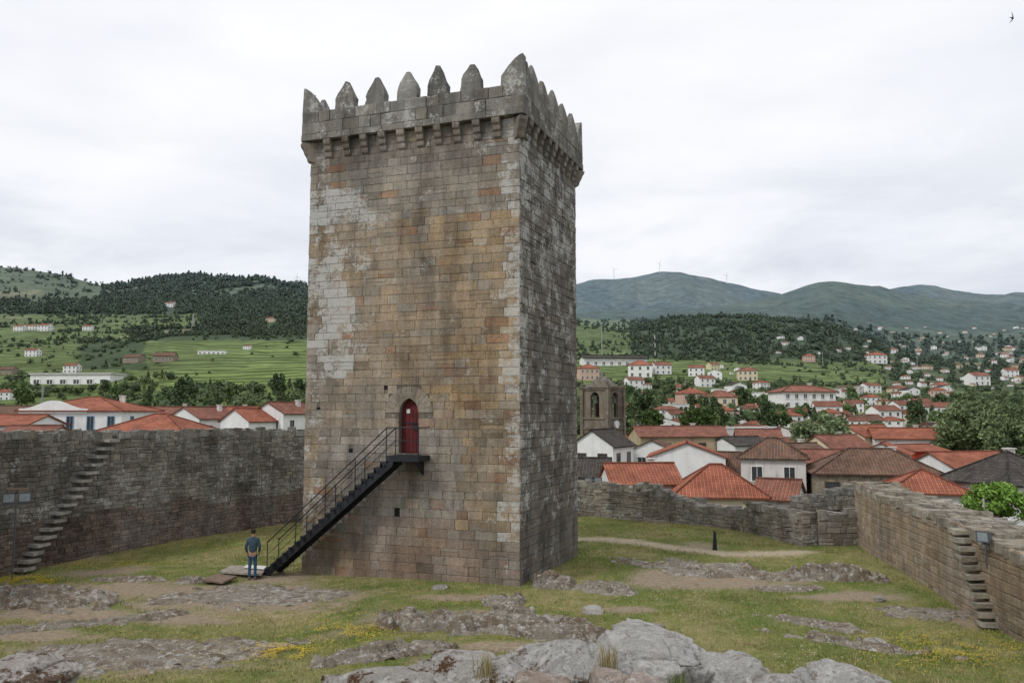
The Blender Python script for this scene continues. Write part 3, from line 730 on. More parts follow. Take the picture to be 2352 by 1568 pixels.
mc = (.16, .135, .11, .2)
F0 = fpos(0)
def wallquad(k, u0, u1, za, zb, off=-.03, n=1):
    f = fpos(k)
    mb.add([f(u0, za, off), f(u1, za, off), f(u1, zb, off), f(u0, zb, off)], [(0, 1, 2, 3)], mc)
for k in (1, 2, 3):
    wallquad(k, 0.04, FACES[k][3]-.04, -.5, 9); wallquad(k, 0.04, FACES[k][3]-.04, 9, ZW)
dzt = zc+.75
for (a, b, c, d) in ((0.04, doorA-dw, -.5, ZW), (doorA+dw, W-.04, -.5, ZW), (doorA-dw, doorA+dw, -.5, dz0), (doorA-dw, doorA+dw, dzt, ZW)):
    if c < 9 < d: wallquad(0, a, b, c, 9, -.018); wallquad(0, a, b, 9, d, -.018)
    else: wallquad(0, a, b, c, d, -.018)
mb.add([cn(0, ZW)+Vector((0, 0, .6)), cn(1, ZW)+Vector((0, 0, .6)), cn(3, ZW)+Vector((0, 0, .6)), cn(2, ZW)+Vector((0, 0, .6))], [(0, 1, 2, 3)], mc)
def arch_pt(t):
    x = t*dw; R = dw*1.5; h = sqrt(max(R*R-(abs(x)+R-dw)**2, 0)); return x, dzs+h-.12
rev = (.20, .175, .14, .1)
for s in (-1, 1): mb.add([F0(doorA+s*dw, dz0, .01), F0(doorA+s*dw, dz0, -.45), F0(doorA+s*dw, dzt, -.45), F0(doorA+s*dw, dzt, .01)], [(0, 1, 2, 3)], rev)
mb.box((0, 0, 0), (1, 1, 1), rev, lambda q: F0(doorA-dw-.05+q.x*(2*dw+.1), dz0-.12+q.z*.12, -.45+q.y*.5))
for i in range(16):
    t0, t1 = -1+i/8, -1+(i+1)/8; x0, h0 = arch_pt(t0); x1, h1 = arch_pt(t1)
    mb.hexa([F0(doorA+x0, h0, .0), F0(doorA+x1, h1, .0), F0(doorA+x1, h1, -.45), F0(doorA+x0, h0, -.45), F0(doorA+x0, dzt, .0), F0(doorA+x1, dzt, .0), F0(doorA+x1, dzt, -.45), F0(doorA+x0, dzt, -.45)], (.275, .235, .185, .1))
nv = 13; rnd = random.Random(3); vc = mix3(tan_, grey, .6)
for i in range(nv):
    t0, t1 = pi*i/nv+.008, pi*(i+1)/nv-.008; ri = .62
    col = (*vary(vc, rnd), .1); P = []
    for off in (-.05, .011):
        P += [F0(doorA+ri*cos(t0), zc+ri*sin(t0), off), F0(doorA+RO*.99*cos(t0), zc+RO*.99*sin(t0), off), F0(doorA+RO*.99*cos(t1), zc+RO*.99*sin(t1), off), F0(doorA+ri*cos(t1), zc+ri*sin(t1), off)]
    mb.hexa(P, col)
for i in range(10):
    t0, t1 = pi*i/10, pi*(i+1)/10; P = []
    for off in (-.05, .004):
        P += [F0(doorA+x, z, off) for x, z in ((dw*cos(t0)*.99, min(zc+.62*sin(t0), zc+.6)), (.62*cos(t0), zc+.62*sin(t0)), (.62*cos(t1), zc+.62*sin(t1)), (dw*cos(t1)*.99, min(zc+.62*sin(t1), zc+.6)))]
    mb.hexa(P, (*vary(vc, rnd, .9, 1.06), .1))
mb.build('wall', MAS, keep)
for u, hz, hw, hh in holes:
    h = MB(); h.box((0, 0, 0), (1, 1, 1), T=lambda q: F0(u-hw/2-.01+q.x*(hw+.02), hz-hh/2-.03+q.z*(hh+.02), -.017+q.y*.006)); h.build('putlog_hole_shade', HOLESHADE, keep)  # dark panel in a shallow recess paints the shade of a deep hole
d = MB(); pr = [(-dw+.01, dz0+.005)]+[(arch_pt(-1+i/8)[0]*.98, arch_pt(-1+i/8)[1]) for i in range(17)]+[(dw-.01, dz0+.005)]
d.prism(None, [F0(doorA+x, z, -.30) for x, z in pr], [F0(doorA+x, z, -.24) for x, z in pr])
for i in range(5): d.box((0, 0, 0), (1, 1, 1), T=lambda q: F0(doorA-dw+.03+i*.155+q.x*.14, dz0+.04+q.z*1.55, -.24+q.y*.018))
do = d.build('door', RED, keep)
h = MB(); h.box((0, 0, 0), (1, 1, 1), T=lambda q: F0(doorA-.36+q.x*.26, dz0+.88+q.z*.2, -.222+q.y*.03)); h.box((0, 0, 0), (1, 1, 1), T=lambda q: F0(doorA-.36+q.x*.7, dz0+1.1+q.z*.05, -.222+q.y*.02)); h.build('door_lock', STEEL, do)
h = MB(); h.box((0, 0, 0), (1, 1, 1), T=lambda q: F0(doorA+.06+q.x*.14, dz0+1.5+q.z*.16, -.222+q.y*.01)); h.build('notice', PAPER, do)
# parapet
PB = .27
def ppos(k, b0=0.):
    i, j, n, L = FACES[k]; ci = cn(i, 18); cj = cn(j, 18); dd_ = (cj-ci).normalized()
    return lambda u, z, off=0.: Vector((0, 0, z))+Vector(((ci+dd_*(u-PB)+n*(PB+off)).x, (ci+dd_*(u-PB)+n*(PB+off)).y, 0)), L+2*PB
def col_par(u, z, rnd):
    c = mix3((.18, .168, .145), (.26, .24, .21), rnd.random()); return (*vary(c, rnd, .75, 1.15), rnd.uniform(.2, .9))
pb = MB()
for k in range(4):
    f, L = ppos(k)
    masonry(pb, lambda u, z, off: f(u, z, off+.03), L, ZW, lambda u: 99, (.24, .26), (.5, 1.1), col_par, 30+k, None, .02, .012, .014, 0, ZW+.26, -.25, .02)
    masonry(pb, f, L, ZW+.26, lambda u: 99, (.42, .48), (.45, 1.0), col_par, 20+k, None, .025, .015, .014, 0, ZW+PH, -.25, .02)
    pb.box((0, 0, 0), (1, 1, 1), mc, lambda q: f(.05+q.x*(L-.1), ZW+.01+q.z*(PH-.03), -.42+q.y*.38))
pb.build('parapet', MAS, keep)
def corbel(k, u):
    f, L = ppos(k); c = MB(); prof = [(-PB-.03, ZW-.0), (.02, ZW-.0)]
    for (b, z0, z1) in ((.02, ZW, ZW-.26), (-.08, ZW-.26, ZW-.50), (-.17, ZW-.50, ZW-.74)):
        prof += [(b, z0-.08)]+[(b-.09*(1-cos(t)), z0-.10-(z0-z1-.12)*sin(t)) for t in (pi/6, pi/3, pi/2)]
    prof.append((-PB-.03, ZW-.80)); hw = .15+random.uniform(-.015, .02)
    c.prism(None, [f(u-hw, z, b) for b, z in prof], [f(u+hw, z, b) for b, z in prof], (*vary((.25, .215, .175), random, .75, 1.1), random.uniform(.1, .8))); c.build('corbel', MAS, keep)
fp = [a_of_px(p, PB)+PB for p in (1137, 1090, 1043, 998, 956, 912, 868, 825, 783, 740)]
for u in fp: corbel(0, u)
for k in (1, 2, 3):
    L = FACES[k][3]+2*PB; n = int(L/.72)
    for i in range(1, n): corbel(k, .1+i*(L-.2)/n)
for i, (sa, sb) in enumerate(((n1, n2), (n1, -n2), (-n1, n2), (-n1, -n2))):
    c = MB(); cc = cn(i, 18); dg = (sa+sb).normalized(); pr = dg.cross(Vector((0, 0, 1)))
    prof = [(-.2, ZW)]
    for (b, z0, z1) in ((.40, ZW, ZW-.27), (.27, ZW-.27, ZW-.53), (.14, ZW-.53, ZW-.80)): prof += [(b, z0-.08), (b-.03, z1+.07), (b-.08, z1)]
    prof.append((-.2, ZW-.86)); g = lambda b, z, s: Vector((cc.x, cc.y, 0))+dg*b+pr*s*.17+Vector((0, 0, z))
    c.prism(None, [g(b, z, -1) for b, z in prof], [g(b, z, 1) for b, z in prof], (.24, .21, .17, .4)); c.build('corbel', MAS, keep)
def merlon(k, u, w=.84, h=1.1, name='merlon'):
    f, L = ppos(k); m = MB(); z0 = ZW+PH-.02; t = .36; r = random.uniform; col = (*vary((.205, .197, .175), random, .82, 1.12), r(.3, .9))
    hw = w/2*r(.95, 1.04); h1 = h*r(.34, .44); ax = r(-.05, .05)
    lev = [(hw, z0, .0, t), (hw*r(.93, 1.0), z0+h1*.5, .0, t), (hw*r(.90, 1.0), z0+h1, .0, t), (hw*.76, z0+h1+(h-h1)*.30, .02, t*.92), (hw*.42, z0+h1+(h-h1)*.68, .06, t*.8), (.08, z0+h, .12, t*.62)]
    pts = []
    for i, (a, z, o0, o1) in enumerate(lev):
        s = ax*i/5; j = lambda q=.03: r(-q, q); pts += [f(u+s-a+j(), z+j(), -o0), f(u+s+a+j(), z+j(), -o0), f(u+s+a+j(), z+j(), -o1), f(u+s-a+j(), z+j(), -o1)]
    fs = [(0, 3, 2, 1), (20, 21, 22, 23)]
    for i in range(5):
        b = i*4; fs += [(b+j, b+(j+1) % 4, b+4+(j+1) % 4, b+4+j) for j in range(4)]
    m.add(pts, fs, col); m.build(name, MAS, keep)
for px, h in ((780, 1.14), (852, 1.10), (928, 1.16), (999, 1.22), (1078, 1.08)): merlon(0, a_of_px(px, PB)+PB, h=h)
for k in (1, 2, 3):
    L = FACES[k][3]+2*PB; n = 6 if k != 2 else 7
    for i in range(1, n): merlon(k, L*i/n, w=.80, h=1.12+random.uniform(-.12, .08))
for i, ks in enumerate((((0, 0), (1, 0)), ((0, 1), (3, 0)), ((1, 1), (2, 0)), ((2, 1), (3, 1)))):
    m = MB(); z0 = ZW+PH-.02; wd, hh = (.92, 1.14) if i == 0 else (.72, 1.06)
    for q, (k, end) in enumerate(ks):
        f, L = ppos(k); uu = (lambda s, L=L, end=end: L-s if end else s); e0 = .0 if q == 0 else .37
        prof = [(0, z0), (wd, z0), (wd*.98, z0+hh*.34), (wd*.66, z0+hh*.66), (wd*.38, z0+hh*.88), (.16, z0+hh*.98), (.05, z0+hh)] if q == 0 else [(e0, z0), (wd*.95, z0), (wd*.93, z0+hh*.32), (wd*.66, z0+hh*.6), (e0, z0+hh*.84)]
        m.prism(None, [f(uu(s), z, .0) for s, z in prof], [f(uu(s), z, -.36) for s, z in prof], (.215, .207, .185, .8))
    m.build('corner_merlon', MAS, keep)

# ================================================================= METAL STAIR
zl = 4.58; a_top, a_end, a_bot = 4.80, 3.50, 9.90; b_in, b_out = .22, 1.0
def sp(a, b, z): p = N0+eV*a+n1*b; return Vector((p.x, p.y, z))
st = empty('metal_staircase', sp(7.4, .6, 0), 'black steel staircase climbing the keep wall to the red door', 'staircase')
ns = 21; rise = zl/ns; run = (a_bot-a_top)/(ns-1)
def sbox(mb, a0, a1, b0, b1, z0, z1): mb.hexa([sp(a0, b0, z0), sp(a1, b0, z0), sp(a1, b1, z0), sp(a0, b1, z0), sp(a0, b0, z1), sp(a1, b0, z1), sp(a1, b1, z1), sp(a0, b1, z1)])
for i in range(1, ns):
    m = MB(); a = a_top+(i-1)*run; z = zl-i*rise; sbox(m, a-.01, a+run+.03, b_in, b_out, z-.035, z); sbox(m, a+.0, a+.02, b_in+.02, b_out-.02, z, z+rise-.04)
    for b in (b_in, b_out-.02):
        m.prism(None, [sp(a, b, z-.035), sp(a+run, b, z-.035), sp(a, b, z-.28)], [sp(a, b+.02, z-.035), sp(a+run, b+.02, z-.035), sp(a, b+.02, z-.28)])
    m.build('step', STEEL, st)
for b in (b_in+.02, b_out-.06):
    m = MB()
    pts = [(a_top-.3, zl-.10), (a_top-.25, zl-.36), (a_bot-.12, -.08), (a_bot+.25, -.08), (a_bot+.12, .10), (a_top+.05, zl-rise-.1)]
    m.prism(None, [sp(a, b, z) for a, z in pts], [sp(a, b+.06, z) for a, z in pts]); m.build('stringer', STEEL, st)
m = MB(); sbox(m, a_end, a_top, .05, b_out, zl-.05, zl); sbox(m, a_end, a_top, b_out-.06, b_out+.01, zl-.2, zl-.052)
sbox(m, a_end, a_end+.06, .05, b_out-.07, zl-.2, zl-.052)
m.prism(None, [sp(a_end+.25, .03, zl-.2), sp(a_end+.25, .8, zl-.2), sp(a_end+.25, .03, zl-.75)], [sp(a_end+.31, .03, zl-.2), sp(a_end+.31, .8, zl-.2), sp(a_end+.31, .03, zl-.75)])
m.build('landing', STEEL, st)
slope = lambda a: zl-(a-a_top)*(rise/run) if a > a_top else zl
for b in (b_out-.03, b_in+.03):
    m = MB(); m.tube(sp(a_top, b, zl+1.02), sp(a_bot-.05, b, slope(a_bot)+1.0), .022)
    m.tube(sp(a_top, b, zl+.55), sp(a_bot-.05, b, slope(a_bot)+.53), .010)
    if b > .5: m.tube(sp(a_top, b, zl+1.02), sp(a_end+.03, b, zl+1.02), .022); m.tube(sp(a_top, b, zl+.55), sp(a_end+.03, b, zl+.55), .010); m.tube(sp(a_end+.03, b, zl+1.02), sp(a_end+.03, .05, zl+1.02), .02)
    m.build('handrail', STEEL, st)
    for a in (a_top+.02, 6.1, 7.35, 8.6, a_bot-.06)+((a_end+.03,) if b > .5 else ()):
        m = MB(); m.tube(sp(a, b, slope(a)-.2), sp(a, b, slope(a)+1.01), .018); m.build('post', STEEL, st)

# ================================================================= CASTLE WALLS
def smooth_path(pts, it=3):
    for _ in range(it):
        q = [pts[0]]
        for a, b in zip(pts[:-1], pts[1:]):
            q.append(tuple(a[i]*.75+b[i]*.25 for i in range(3))); q.append(tuple(a[i]*.25+b[i]*.75 for i in range(3)))
        q.append(pts[-1]); pts = q
    return pts
class Path:
    def __init__(s, pts, it=3):
        s.p = np.array(smooth_path(pts, it)); d = np.hypot(*(s.p[1:, :2]-s.p[:-1, :2]).T); s.u = np.concatenate([[0], np.cumsum(d)]); s.L = s.u[-1]
    def P(s, u): return Vector((np.interp(u, s.u, s.p[:, 0]), np.interp(u, s.u, s.p[:, 1]), 0))
    def top(s, u): return float(np.interp(u, s.u, s.p[:, 2]))
    def N(s, u):
        a = s.P(max(u-.3, 0)); b = s.P(min(u+.3, s.L)); t = (b-a).normalized(); n = Vector((t.y, -t.x, 0))
        c = Vector((0, 30, 0))-s.P(u); return n if n.dot(c) > 0 else -n
    def pos(s, u, z, off=0.):
        p = s.P(u)+s.N(u)*off; return Vector((p.x, p.y, z))
    def u_of_px(s, px, z):
        best = (1e9, 0)
        for i in range(int(s.L*20)):
            p = s.P(i/20); q = proj(p.x, p.y, z)[0]
            if p.y > 5 and abs(q-px) < best[0]: best = (abs(q-px), i/20)
        return best[1]
def castle_wall(label, pts, th, rows, wr, colf, seed, rag=.12, it=3, prot=.07, jit=.03, gap=.03, copc=(.25, .235, .20), wav=.0):
    P = Path(pts, it); mid_ = P.P(P.L/2); root = empty('castle_wall', (mid_.x, mid_.y, 0), label, 'wall')
    top = lambda u: P.top(u)+rag*nz(u*.9, seed, 0)*1.6+rag*.5*nz(u*2.6, seed, 3)
    wp = lambda u, z, off=0.: P.pos(u, z+wav*nz(u*.55, z*.6, seed)+wav*.5*nz(u*1.7, z*1.5, seed+4), off+wav*.25*nz(u*.4, z*.5, seed+9))
    m = MB(); masonry(m, wp, P.L, -.5, top, rows, wr, colf, seed, None, prot, jit, gap, .22)
    n = int(P.L/.5)
    for i in range(n):
        u0, u1 = P.L*i/n, P.L*(i+1)/n; t0, t1 = top(u0)-.14, top(u1)-.14
        A_ = [P.pos(u0, -9, -.04), P.pos(u1, -9, -.04), P.pos(u1, -9, -th), P.pos(u0, -9, -th)]
        B_ = [P.pos(u0, t0, -.04), P.pos(u1, t1, -.04), P.pos(u1, t1, -th), P.pos(u0, t0, -th)]
        m.hexa(A_+B_, (.14, .125, .105, .3))
    for ue, sg in ((0, -1), (P.L, 1)):
        t_ = (P.P(min(ue+.1, P.L))-P.P(max(ue-.1, 0))).normalized()*sg; n_ = P.N(ue); e0 = P.P(ue)
        masonry(m, lambda a, z, off: Vector((*(e0-n_*a+t_*off).xy, z)), th, -.5, lambda a: top(ue), rows, wr, colf, seed+70, None, prot, jit, gap, .1)
    m.build('masonry', MAS, root)
    rnd = random.Random(seed+50); c = MB(); nr = max(2, int(th/.38))
    for j in range(nr):
        u = rnd.uniform(-.3, 0)
        while u < P.L:
            w = rnd.uniform(.22, .8); u0, u1 = max(u, 0), min(u+w, P.L)
            if u1-u0 > .1:
                b0, b1 = -th*j/nr+(.03 if j == 0 else 0), -th*(j+1)/nr+.02; t = top((u0+u1)/2)-.12+rnd.uniform(.0, .14)
                q = [P.pos(a+rnd.uniform(-.03, .03), z+rnd.uniform(-.03, .03), b+rnd.uniform(-.03, .03)) for z in (t-.30, t) for a, b in ((u0+.015, b0), (u1-.015, b0), (u1-.015, b1), (u0+.015, b1))]
                c.hexa(q, (*vary(copc, rnd, .75, 1.15), rnd.uniform(.2, .8)))
            u += w
    c.build('coping', MAS, root)
    return root, P, top
def col_left(u, z, rnd):
    s_ = nz(u*.5, z*.7, 21.)
    c = mix3((.195, .178, .15), (.285, .265, .228), clamp(rnd.random()+s_)); al = clamp(rnd.uniform(.2, .85)+s_*.5)
    if z < 1.8+.9*nz(u*.3, 3, 0): c = mix3((.15, .118, .098), (.235, .18, .145), rnd.random()); al = rnd.uniform(0, .35)
    elif s_ < -.25: c = mix3(c, (.09, .08, .068), .5)
    return (*vary(c, rnd, .72, 1.15), al)
def col_right(u, z, rnd):
    c = mix3((.295, .222, .150), (.365, .290, .205), rnd.random()); return (*vary(c, rnd, .80, 1.15), rnd.uniform(.0, .5))
def col_back(u, z, rnd):
    c = mix3((.215, .188, .15), (.31, .275, .225), rnd.random()); return (*vary(c, rnd, .74, 1.2), rnd.uniform(.2, .8))
LW, LP, ltop = castle_wall('high dark lichened castle wall curving behind the man on the left', [(-20.4, 8, 5.4), (-20.2, 20, 5.4), (-19.3, 30.5, 5.42), (-18.4, 34.2, 5.4), (-16.0, 39.5, 5.3), (-12.4, 46.5, 5.25), (-8, 50, 5.1), (-3, 51, 3.8), (2, 50, 2.1)], 1.5, (.13, .25), (.14, .48), col_left, 11, .07, 3, .03, .02, .014, (.27, .255, .22), wav=.10)
BW, BP, btop = castle_wall('low ruined castle wall behind the keep on the right, with crumbling top', [(1.2, 50.2, 2.2), (4, 48.8, 2.1), (7.0, 47.2, 2.0), (8.6, 46.2, 2.0), (8.8, 46.1, 1.5), (9.9, 45.1, 1.45), (10.0, 45.0, 1.15), (12.0, 42.4, 1.1), (12.2, 42.1, 1.45), (13.0, 39.9, 1.5), (13.5, 38.2, 1.5)], 1.2, (.15, .27), (.2, .6), col_back, 12, .22, 1, .04, .025, .014, (.28, .26, .22), wav=.12)
RW, RP, rtop = castle_wall('brown ashlar castle wall running towards the viewer on the right', [(16.2, 38.6, 2.9), (15.6, 36.0, 2.82), (14.9, 31, 2.78), (14.2, 26.4, 2.7), (13.6, 22, 2.45), (12.6, 17, 2.3), (11.4, 10, 2.2)], 1.9, (.20, .31), (.32, .75), col_right, 13, .09, 2, .016, .010, .010, (.33, .29, .23), wav=.04)
SW, SPth, stop_ = castle_wall('short low wall with gateway stones joining the brown wall', [(14.3, 38.2, 1.55), (15.0, 38.0, 1.5), (16.4, 38.2, 1.6)], .8, (.22, .32), (.3, .7), col_back, 14, .08, 1, .03, .02, .014)
def ruin():
    c0 = at(1845, 1190, 41.5); c1 = at(1995, 1190, 43.0)
    root, P, t = castle_wall('ruined wall stub with small dark arch near the gateway', [(c0.x, c0.y, 1.7), ((c0.x+c1.x)/2, 42.2, 2.2), (c1.x, c1.y, 2.3)], 1.0, (.18, .3), (.22, .6), col_back, 16, .3, 1, .04, .03, .014, wav=.12)
    m = MB(); u = P.u_of_px(1922, 1.5); zb = at(1922, 1183, 42.2).z; pts = [(u+.36*cos(x), zb+.26*sin(x)) for x in [pi*i/10 for i in range(11)]]
    m.prism(None, [P.pos(a, z, .0) for a, z in pts], [P.pos(a, z, .075) for a, z in pts]); m.build('arch_opening_shade', HOLESHADE, root)  # dark plate on the solid wall paints the shade of an arch opening
ruin()
rnd = random.Random(8)
for i in range(17):
    t = i/16; px = lerp(236, 48, t); py = lerp(1008, 1302, t); u = LP.u_of_px(px, 2.5); p = LP.P(u); z = max(at(px, py, p.y).z, .12)
    m = MB(); w = rnd.uniform(.28, .33); pj = rnd.uniform(.46, .54); q = [LP.pos(u+s*w+rnd.uniform(-.02, .02), z+dz+rnd.uniform(-.012, .012), b+rnd.uniform(-.02, .02)) for dz in (-.12, .0) for s, b in ((-1, -.1), (1, -.1), (1, pj), (-1, pj))]
    m.hexa(q, (*vary((.37, .35, .31), rnd, .9, 1.15), .6)); m.build('step', MAS, LW)
for i in range(11):
    t = i/10; px = lerp(2222, 2280, t); py = lerp(1200, 1412, t); u = RP.u_of_px(px, 1.5); z = lerp(2.55, .18, t)
    m = MB(); w = rnd.uniform(.26, .31); pj = rnd.uniform(.42, .5); q = [RP.pos(u+s*w+rnd.uniform(-.03, .03), z+dz+rnd.uniform(-.02, .02), b+rnd.uniform(-.03, .03)) for dz in (-.13, .0) for s, b in ((-1, -.1), (1, -.1), (1, pj), (-1, pj))]
    m.hexa(q, (*vary((.33, .295, .23), rnd, .8, 1.15), .5)); m.build('step', MAS, RW)

# ================================================================= COURTYARD GROUND
poly = [(-21.1, 3)]+[tuple((LP.P(u)-LP.N(u)*.7)[:2]) for u in np.linspace(0.1, LP.L-.1, 60)]+[tuple((BP.P(u)-BP.N(u)*.7)[:2]) for u in np.linspace(.1, BP.L-.1, 30)]+[(15, 39), (16.6, 39)]+[tuple((RP.P(u)-RP.N(u)*.8)[:2]) for u in np.linspace(.5, RP.L-.1, 30)]+[(12, 3)]
PX_, PY_ = np.array(poly).T
def inside(x, y):
    r = np.zeros(x.shape, bool); n = len(PX_); j = n-1
    for i in range(n):
        c = ((PY_[i] > y) != (PY_[j] > y)) & (x < (PX_[j]-PX_[i])*(y-PY_[i])/(PY_[j]-PY_[i]+1e-12)+PX_[i]); r ^= c; j = i
    return r
def gz(x, y):
    z = .10*nz(x*.22, y*.22, 1.)+.05*nz(x*.7, y*.7, 2.)
    z += 1.15*exp(-((x-1.8)/5.5)**2-((y-12.0)/3.6)**2)+.5*exp(-((x-7)/3.)**2-((y-14)/3)**2)
    return z
dirt_e = [(540, 1375, 290, 34), (330, 1350, 190, 14), (640, 1328, 80, 14), (130, 1408, 190, 18), (300, 1510, 300, 34), (2230, 1420, 60, 22), (1050, 1372, 120, 7), (1640, 1335, 190, 20), (1450, 1400, 60, 8), (1200, 1485, 180, 12), (420, 1425, 110, 12), (60, 1460, 150, 14), (1960, 1370, 120, 12)]
path_px = [(1330, 1236), (1400, 1238), (1480, 1247), (1560, 1260), (1640, 1268), (1720, 1273), (1800, 1270), (1850, 1266)]
path_w = [onz(a, b, 0) for a, b in path_px]
def gcol(x, y, z):
    px, py = proj(x, y, z); d = 0.
    w1 = nz(x*.9, y*.9, 4.); w2 = nz(x*.3, y*.3, 7.); w3 = nz(x*2.2, y*2.2, 3.)
    for cx, cy, rx, ry in dirt_e:
        q = ((px-cx)/rx)**2+((py-cy)/ry)**2; d = max(d, clamp(1.5-q+w1*.8+w3*.6))
    pd = 9.
    for a, b in zip(path_w[:-1], path_w[1:]):
        ab = (b-a).xy; t = clamp(((x-a.x)*ab.x+(y-a.y)*ab.y)/ab.length_squared); pd = min(pd, sqrt((x-a.x-ab.x*t)**2+(y-a.y-ab.y*t)**2))
    pdm = clamp(1.5-pd/.6+w3*.5)
    if w2 < -.30: d = max(d, clamp((-w2-.30)*3+w3*.3))
    g = mix3((.128, .172, .044), (.215, .222, .076), clamp(.45+w1*.7+w2*.5))
    g = mix3(g, (.32, .275, .14), clamp(w3*.9+w2*1.0+.12+(.20 if x < -5 else 0)))
    c = mix3(g, (.31, .25, .18), d); c = mix3(c, (.42, .35, .26), pdm)
    return c, max(d, pdm)
GX = np.arange(-22.5, 18.01, .22); GY = np.arange(3, 52.5, .22)
GZ = np.zeros((len(GY), len(GX))); GD = np.zeros_like(GZ); GCc = np.zeros((len(GY), len(GX), 4))
for j, y in enumerate(GY):
    for i, x in enumerate(GX):
        z = gz(x, y); GZ[j, i] = z; c, d = gcol(x, y, z); GD[j, i] = d; GCc[j, i] = (*c, 1)
XX, YY = np.meshgrid(GX, GY); ins = inside(XX, YY)
idx = np.arange(XX.size).reshape(XX.shape); ok = ins[:-1, :-1] & ins[1:, 1:] & ins[:-1, 1:] & ins[1:, :-1]
Q = np.stack([idx[:-1, :-1], idx[:-1, 1:], idx[1:, 1:], idx[1:, :-1]], -1)[ok]
o = np_mesh('ground', np.stack([XX.ravel(), YY.ravel(), GZ.ravel()], 1), Q, GCc.reshape(-1, 4), GND, 4, True); tag(o, 'grassy courtyard ground with bare earth patches', kind='structure')
def gsamp(x, y, A_):
    i = np.clip(((x-GX[0])/.22).astype(int), 0, len(GX)-2); j = np.clip(((y-GY[0])/.22).astype(int), 0, len(GY)-2); return A_[j, i]
ROCKS = []
def outcrop(px, py, rx, ry, h, rot, label, tone=(.33, .305, .265), moss=.5, seed=0):
    c = onz(px, py, 0); n, m_ = 100, 60; Vv = []; Cc = []; ca, sa = cos(radians(rot)), sin(radians(rot))
    for j in range(m_+1):
        for i in range(n+1):
            a = -1.15+2.3*i/n; b = -1.15+2.3*j/m_; X = a*rx; Yy = b*ry; x = c.x+X*ca-Yy*sa; y = c.y+X*sa+Yy*ca
            q = a*a+b*b+1.0*nz(x*.8, y*.8, seed)+.75*nz(x*2.2, y*2.2, seed+1)+.35*nz(x*5, y*5, seed+1)+.1
            dd_, pp = noise.voronoi(Vector((X*1.3, Yy*2.8, seed*3.1))); cell = nz(pp[0].x*3, pp[0].y*3, seed); crack = clamp((dd_[1]-dd_[0])*6)
            z = (1-q)*2.2; z = min(z, 1.)*h
            z = z*(.65+1.0*cell)+(.06*nz(x*3, y*3, seed)+.04*nz(x*8, y*8, seed))*min(1, h*3)-(1-crack)*.12*min(1, h*2.5)
            if q > 1: z = -.12-.3*(q-1)
            Vv.append((x, y, gz(x, y)+z)); Cc.append((*mix3(tone, (tone[0]*.66, tone[1]*.58, tone[2]*.48), clamp(.4+cell)), moss))
    idx = np.arange((n+1)*(m_+1)).reshape(m_+1, n+1); Q = np.stack([idx[:-1, :-1], idx[:-1, 1:], idx[1:, 1:], idx[1:, :-1]], -1).reshape(-1, 4)
    Va = np.array(Vv); Va -= np.array([c.x, c.y, 0]); o = np_mesh('rock_outcrop', Va, Q, np.array(Cc), ROCK, 4, False); o.location = (c.x, c.y, 0)
    tag(o, label, 'rock'); ROCKS.append((c.x, c.y, rx*.6, ry*.6, ca, sa)); return o
OC = [(70, 1372, 3.4, 1.6, .28, -14, 'raised grey outcrop below the left wall at the left edge'), (285, 1333, 1.8, .35, .12, 4, 'thin flat rock strip on the grass left of the boards'),
 (560, 1365, 3.2, 1.5, .06, 3, 'flat worn bedrock before the foot of the stairs'), (180, 1430, 4.0, .6, .16, 24, 'long slanting rock rib in the left grass'),
 (400, 1492, 3.0, 1.3, .10, 10, 'broken flat rocks in the lower left grass'), (190, 1525, 3.4, 1.5, .11, 6, 'low stony ground at the lower left'), (1085, 1434, 2.6, 1.2, .38, 4, 'dark mossy outcrop on the grass before the keep corner'),
 (1275, 1347, 1.0, .6, .42, 0, 'rock lump at the right foot of the keep corner'), (1390, 1352, 1.3, .8, .2, -15, 'scattered dark rock right of the keep corner'),
 (1560, 1295, 3.0, 1.2, .13, -18, 'dark bedrock sheet right of the keep, left part'), (1700, 1320, 2.9, 1.1, .17, -12, 'dark bedrock sheet right of the keep, middle part'),
 (1905, 1324, 1.8, 1.0, .44, -25, 'humped grey rock at the right end of the bedrock sheet'), (1810, 1352, 1.3, .5, .1, 0, 'flat brown rock below the bedrock sheet'),
 (1850, 1432, 2.3, .42, .16, -32, 'narrow slanting rock rib in the right grass, upper one'), (1960, 1480, 2.3, .42, .16, -30, 'narrow slanting rock rib in the right grass, lower one'),
 (2120, 1402, 1.5, .9, .08, 0, 'flat earthy rock at the foot of the right wall'), (1152, 1382, .7, .6, .3, 0, 'small dark rock pile below the keep corner'), (1310, 1455, 2.4, .8, .32, -8, 'flat dark rock behind the big foreground boulders'),
 (870, 1505, 1.8, .55, .26, 22, 'slanting mossy rock at the lower centre'), (445, 1335, .6, .4, .2, 0, 'small rock beside the brown board')]
for i, (px, py, rx, ry, h, rot, lab) in enumerate(OC): outcrop(px, py, rx, ry, h, rot, lab, seed=i*1.7+.3)
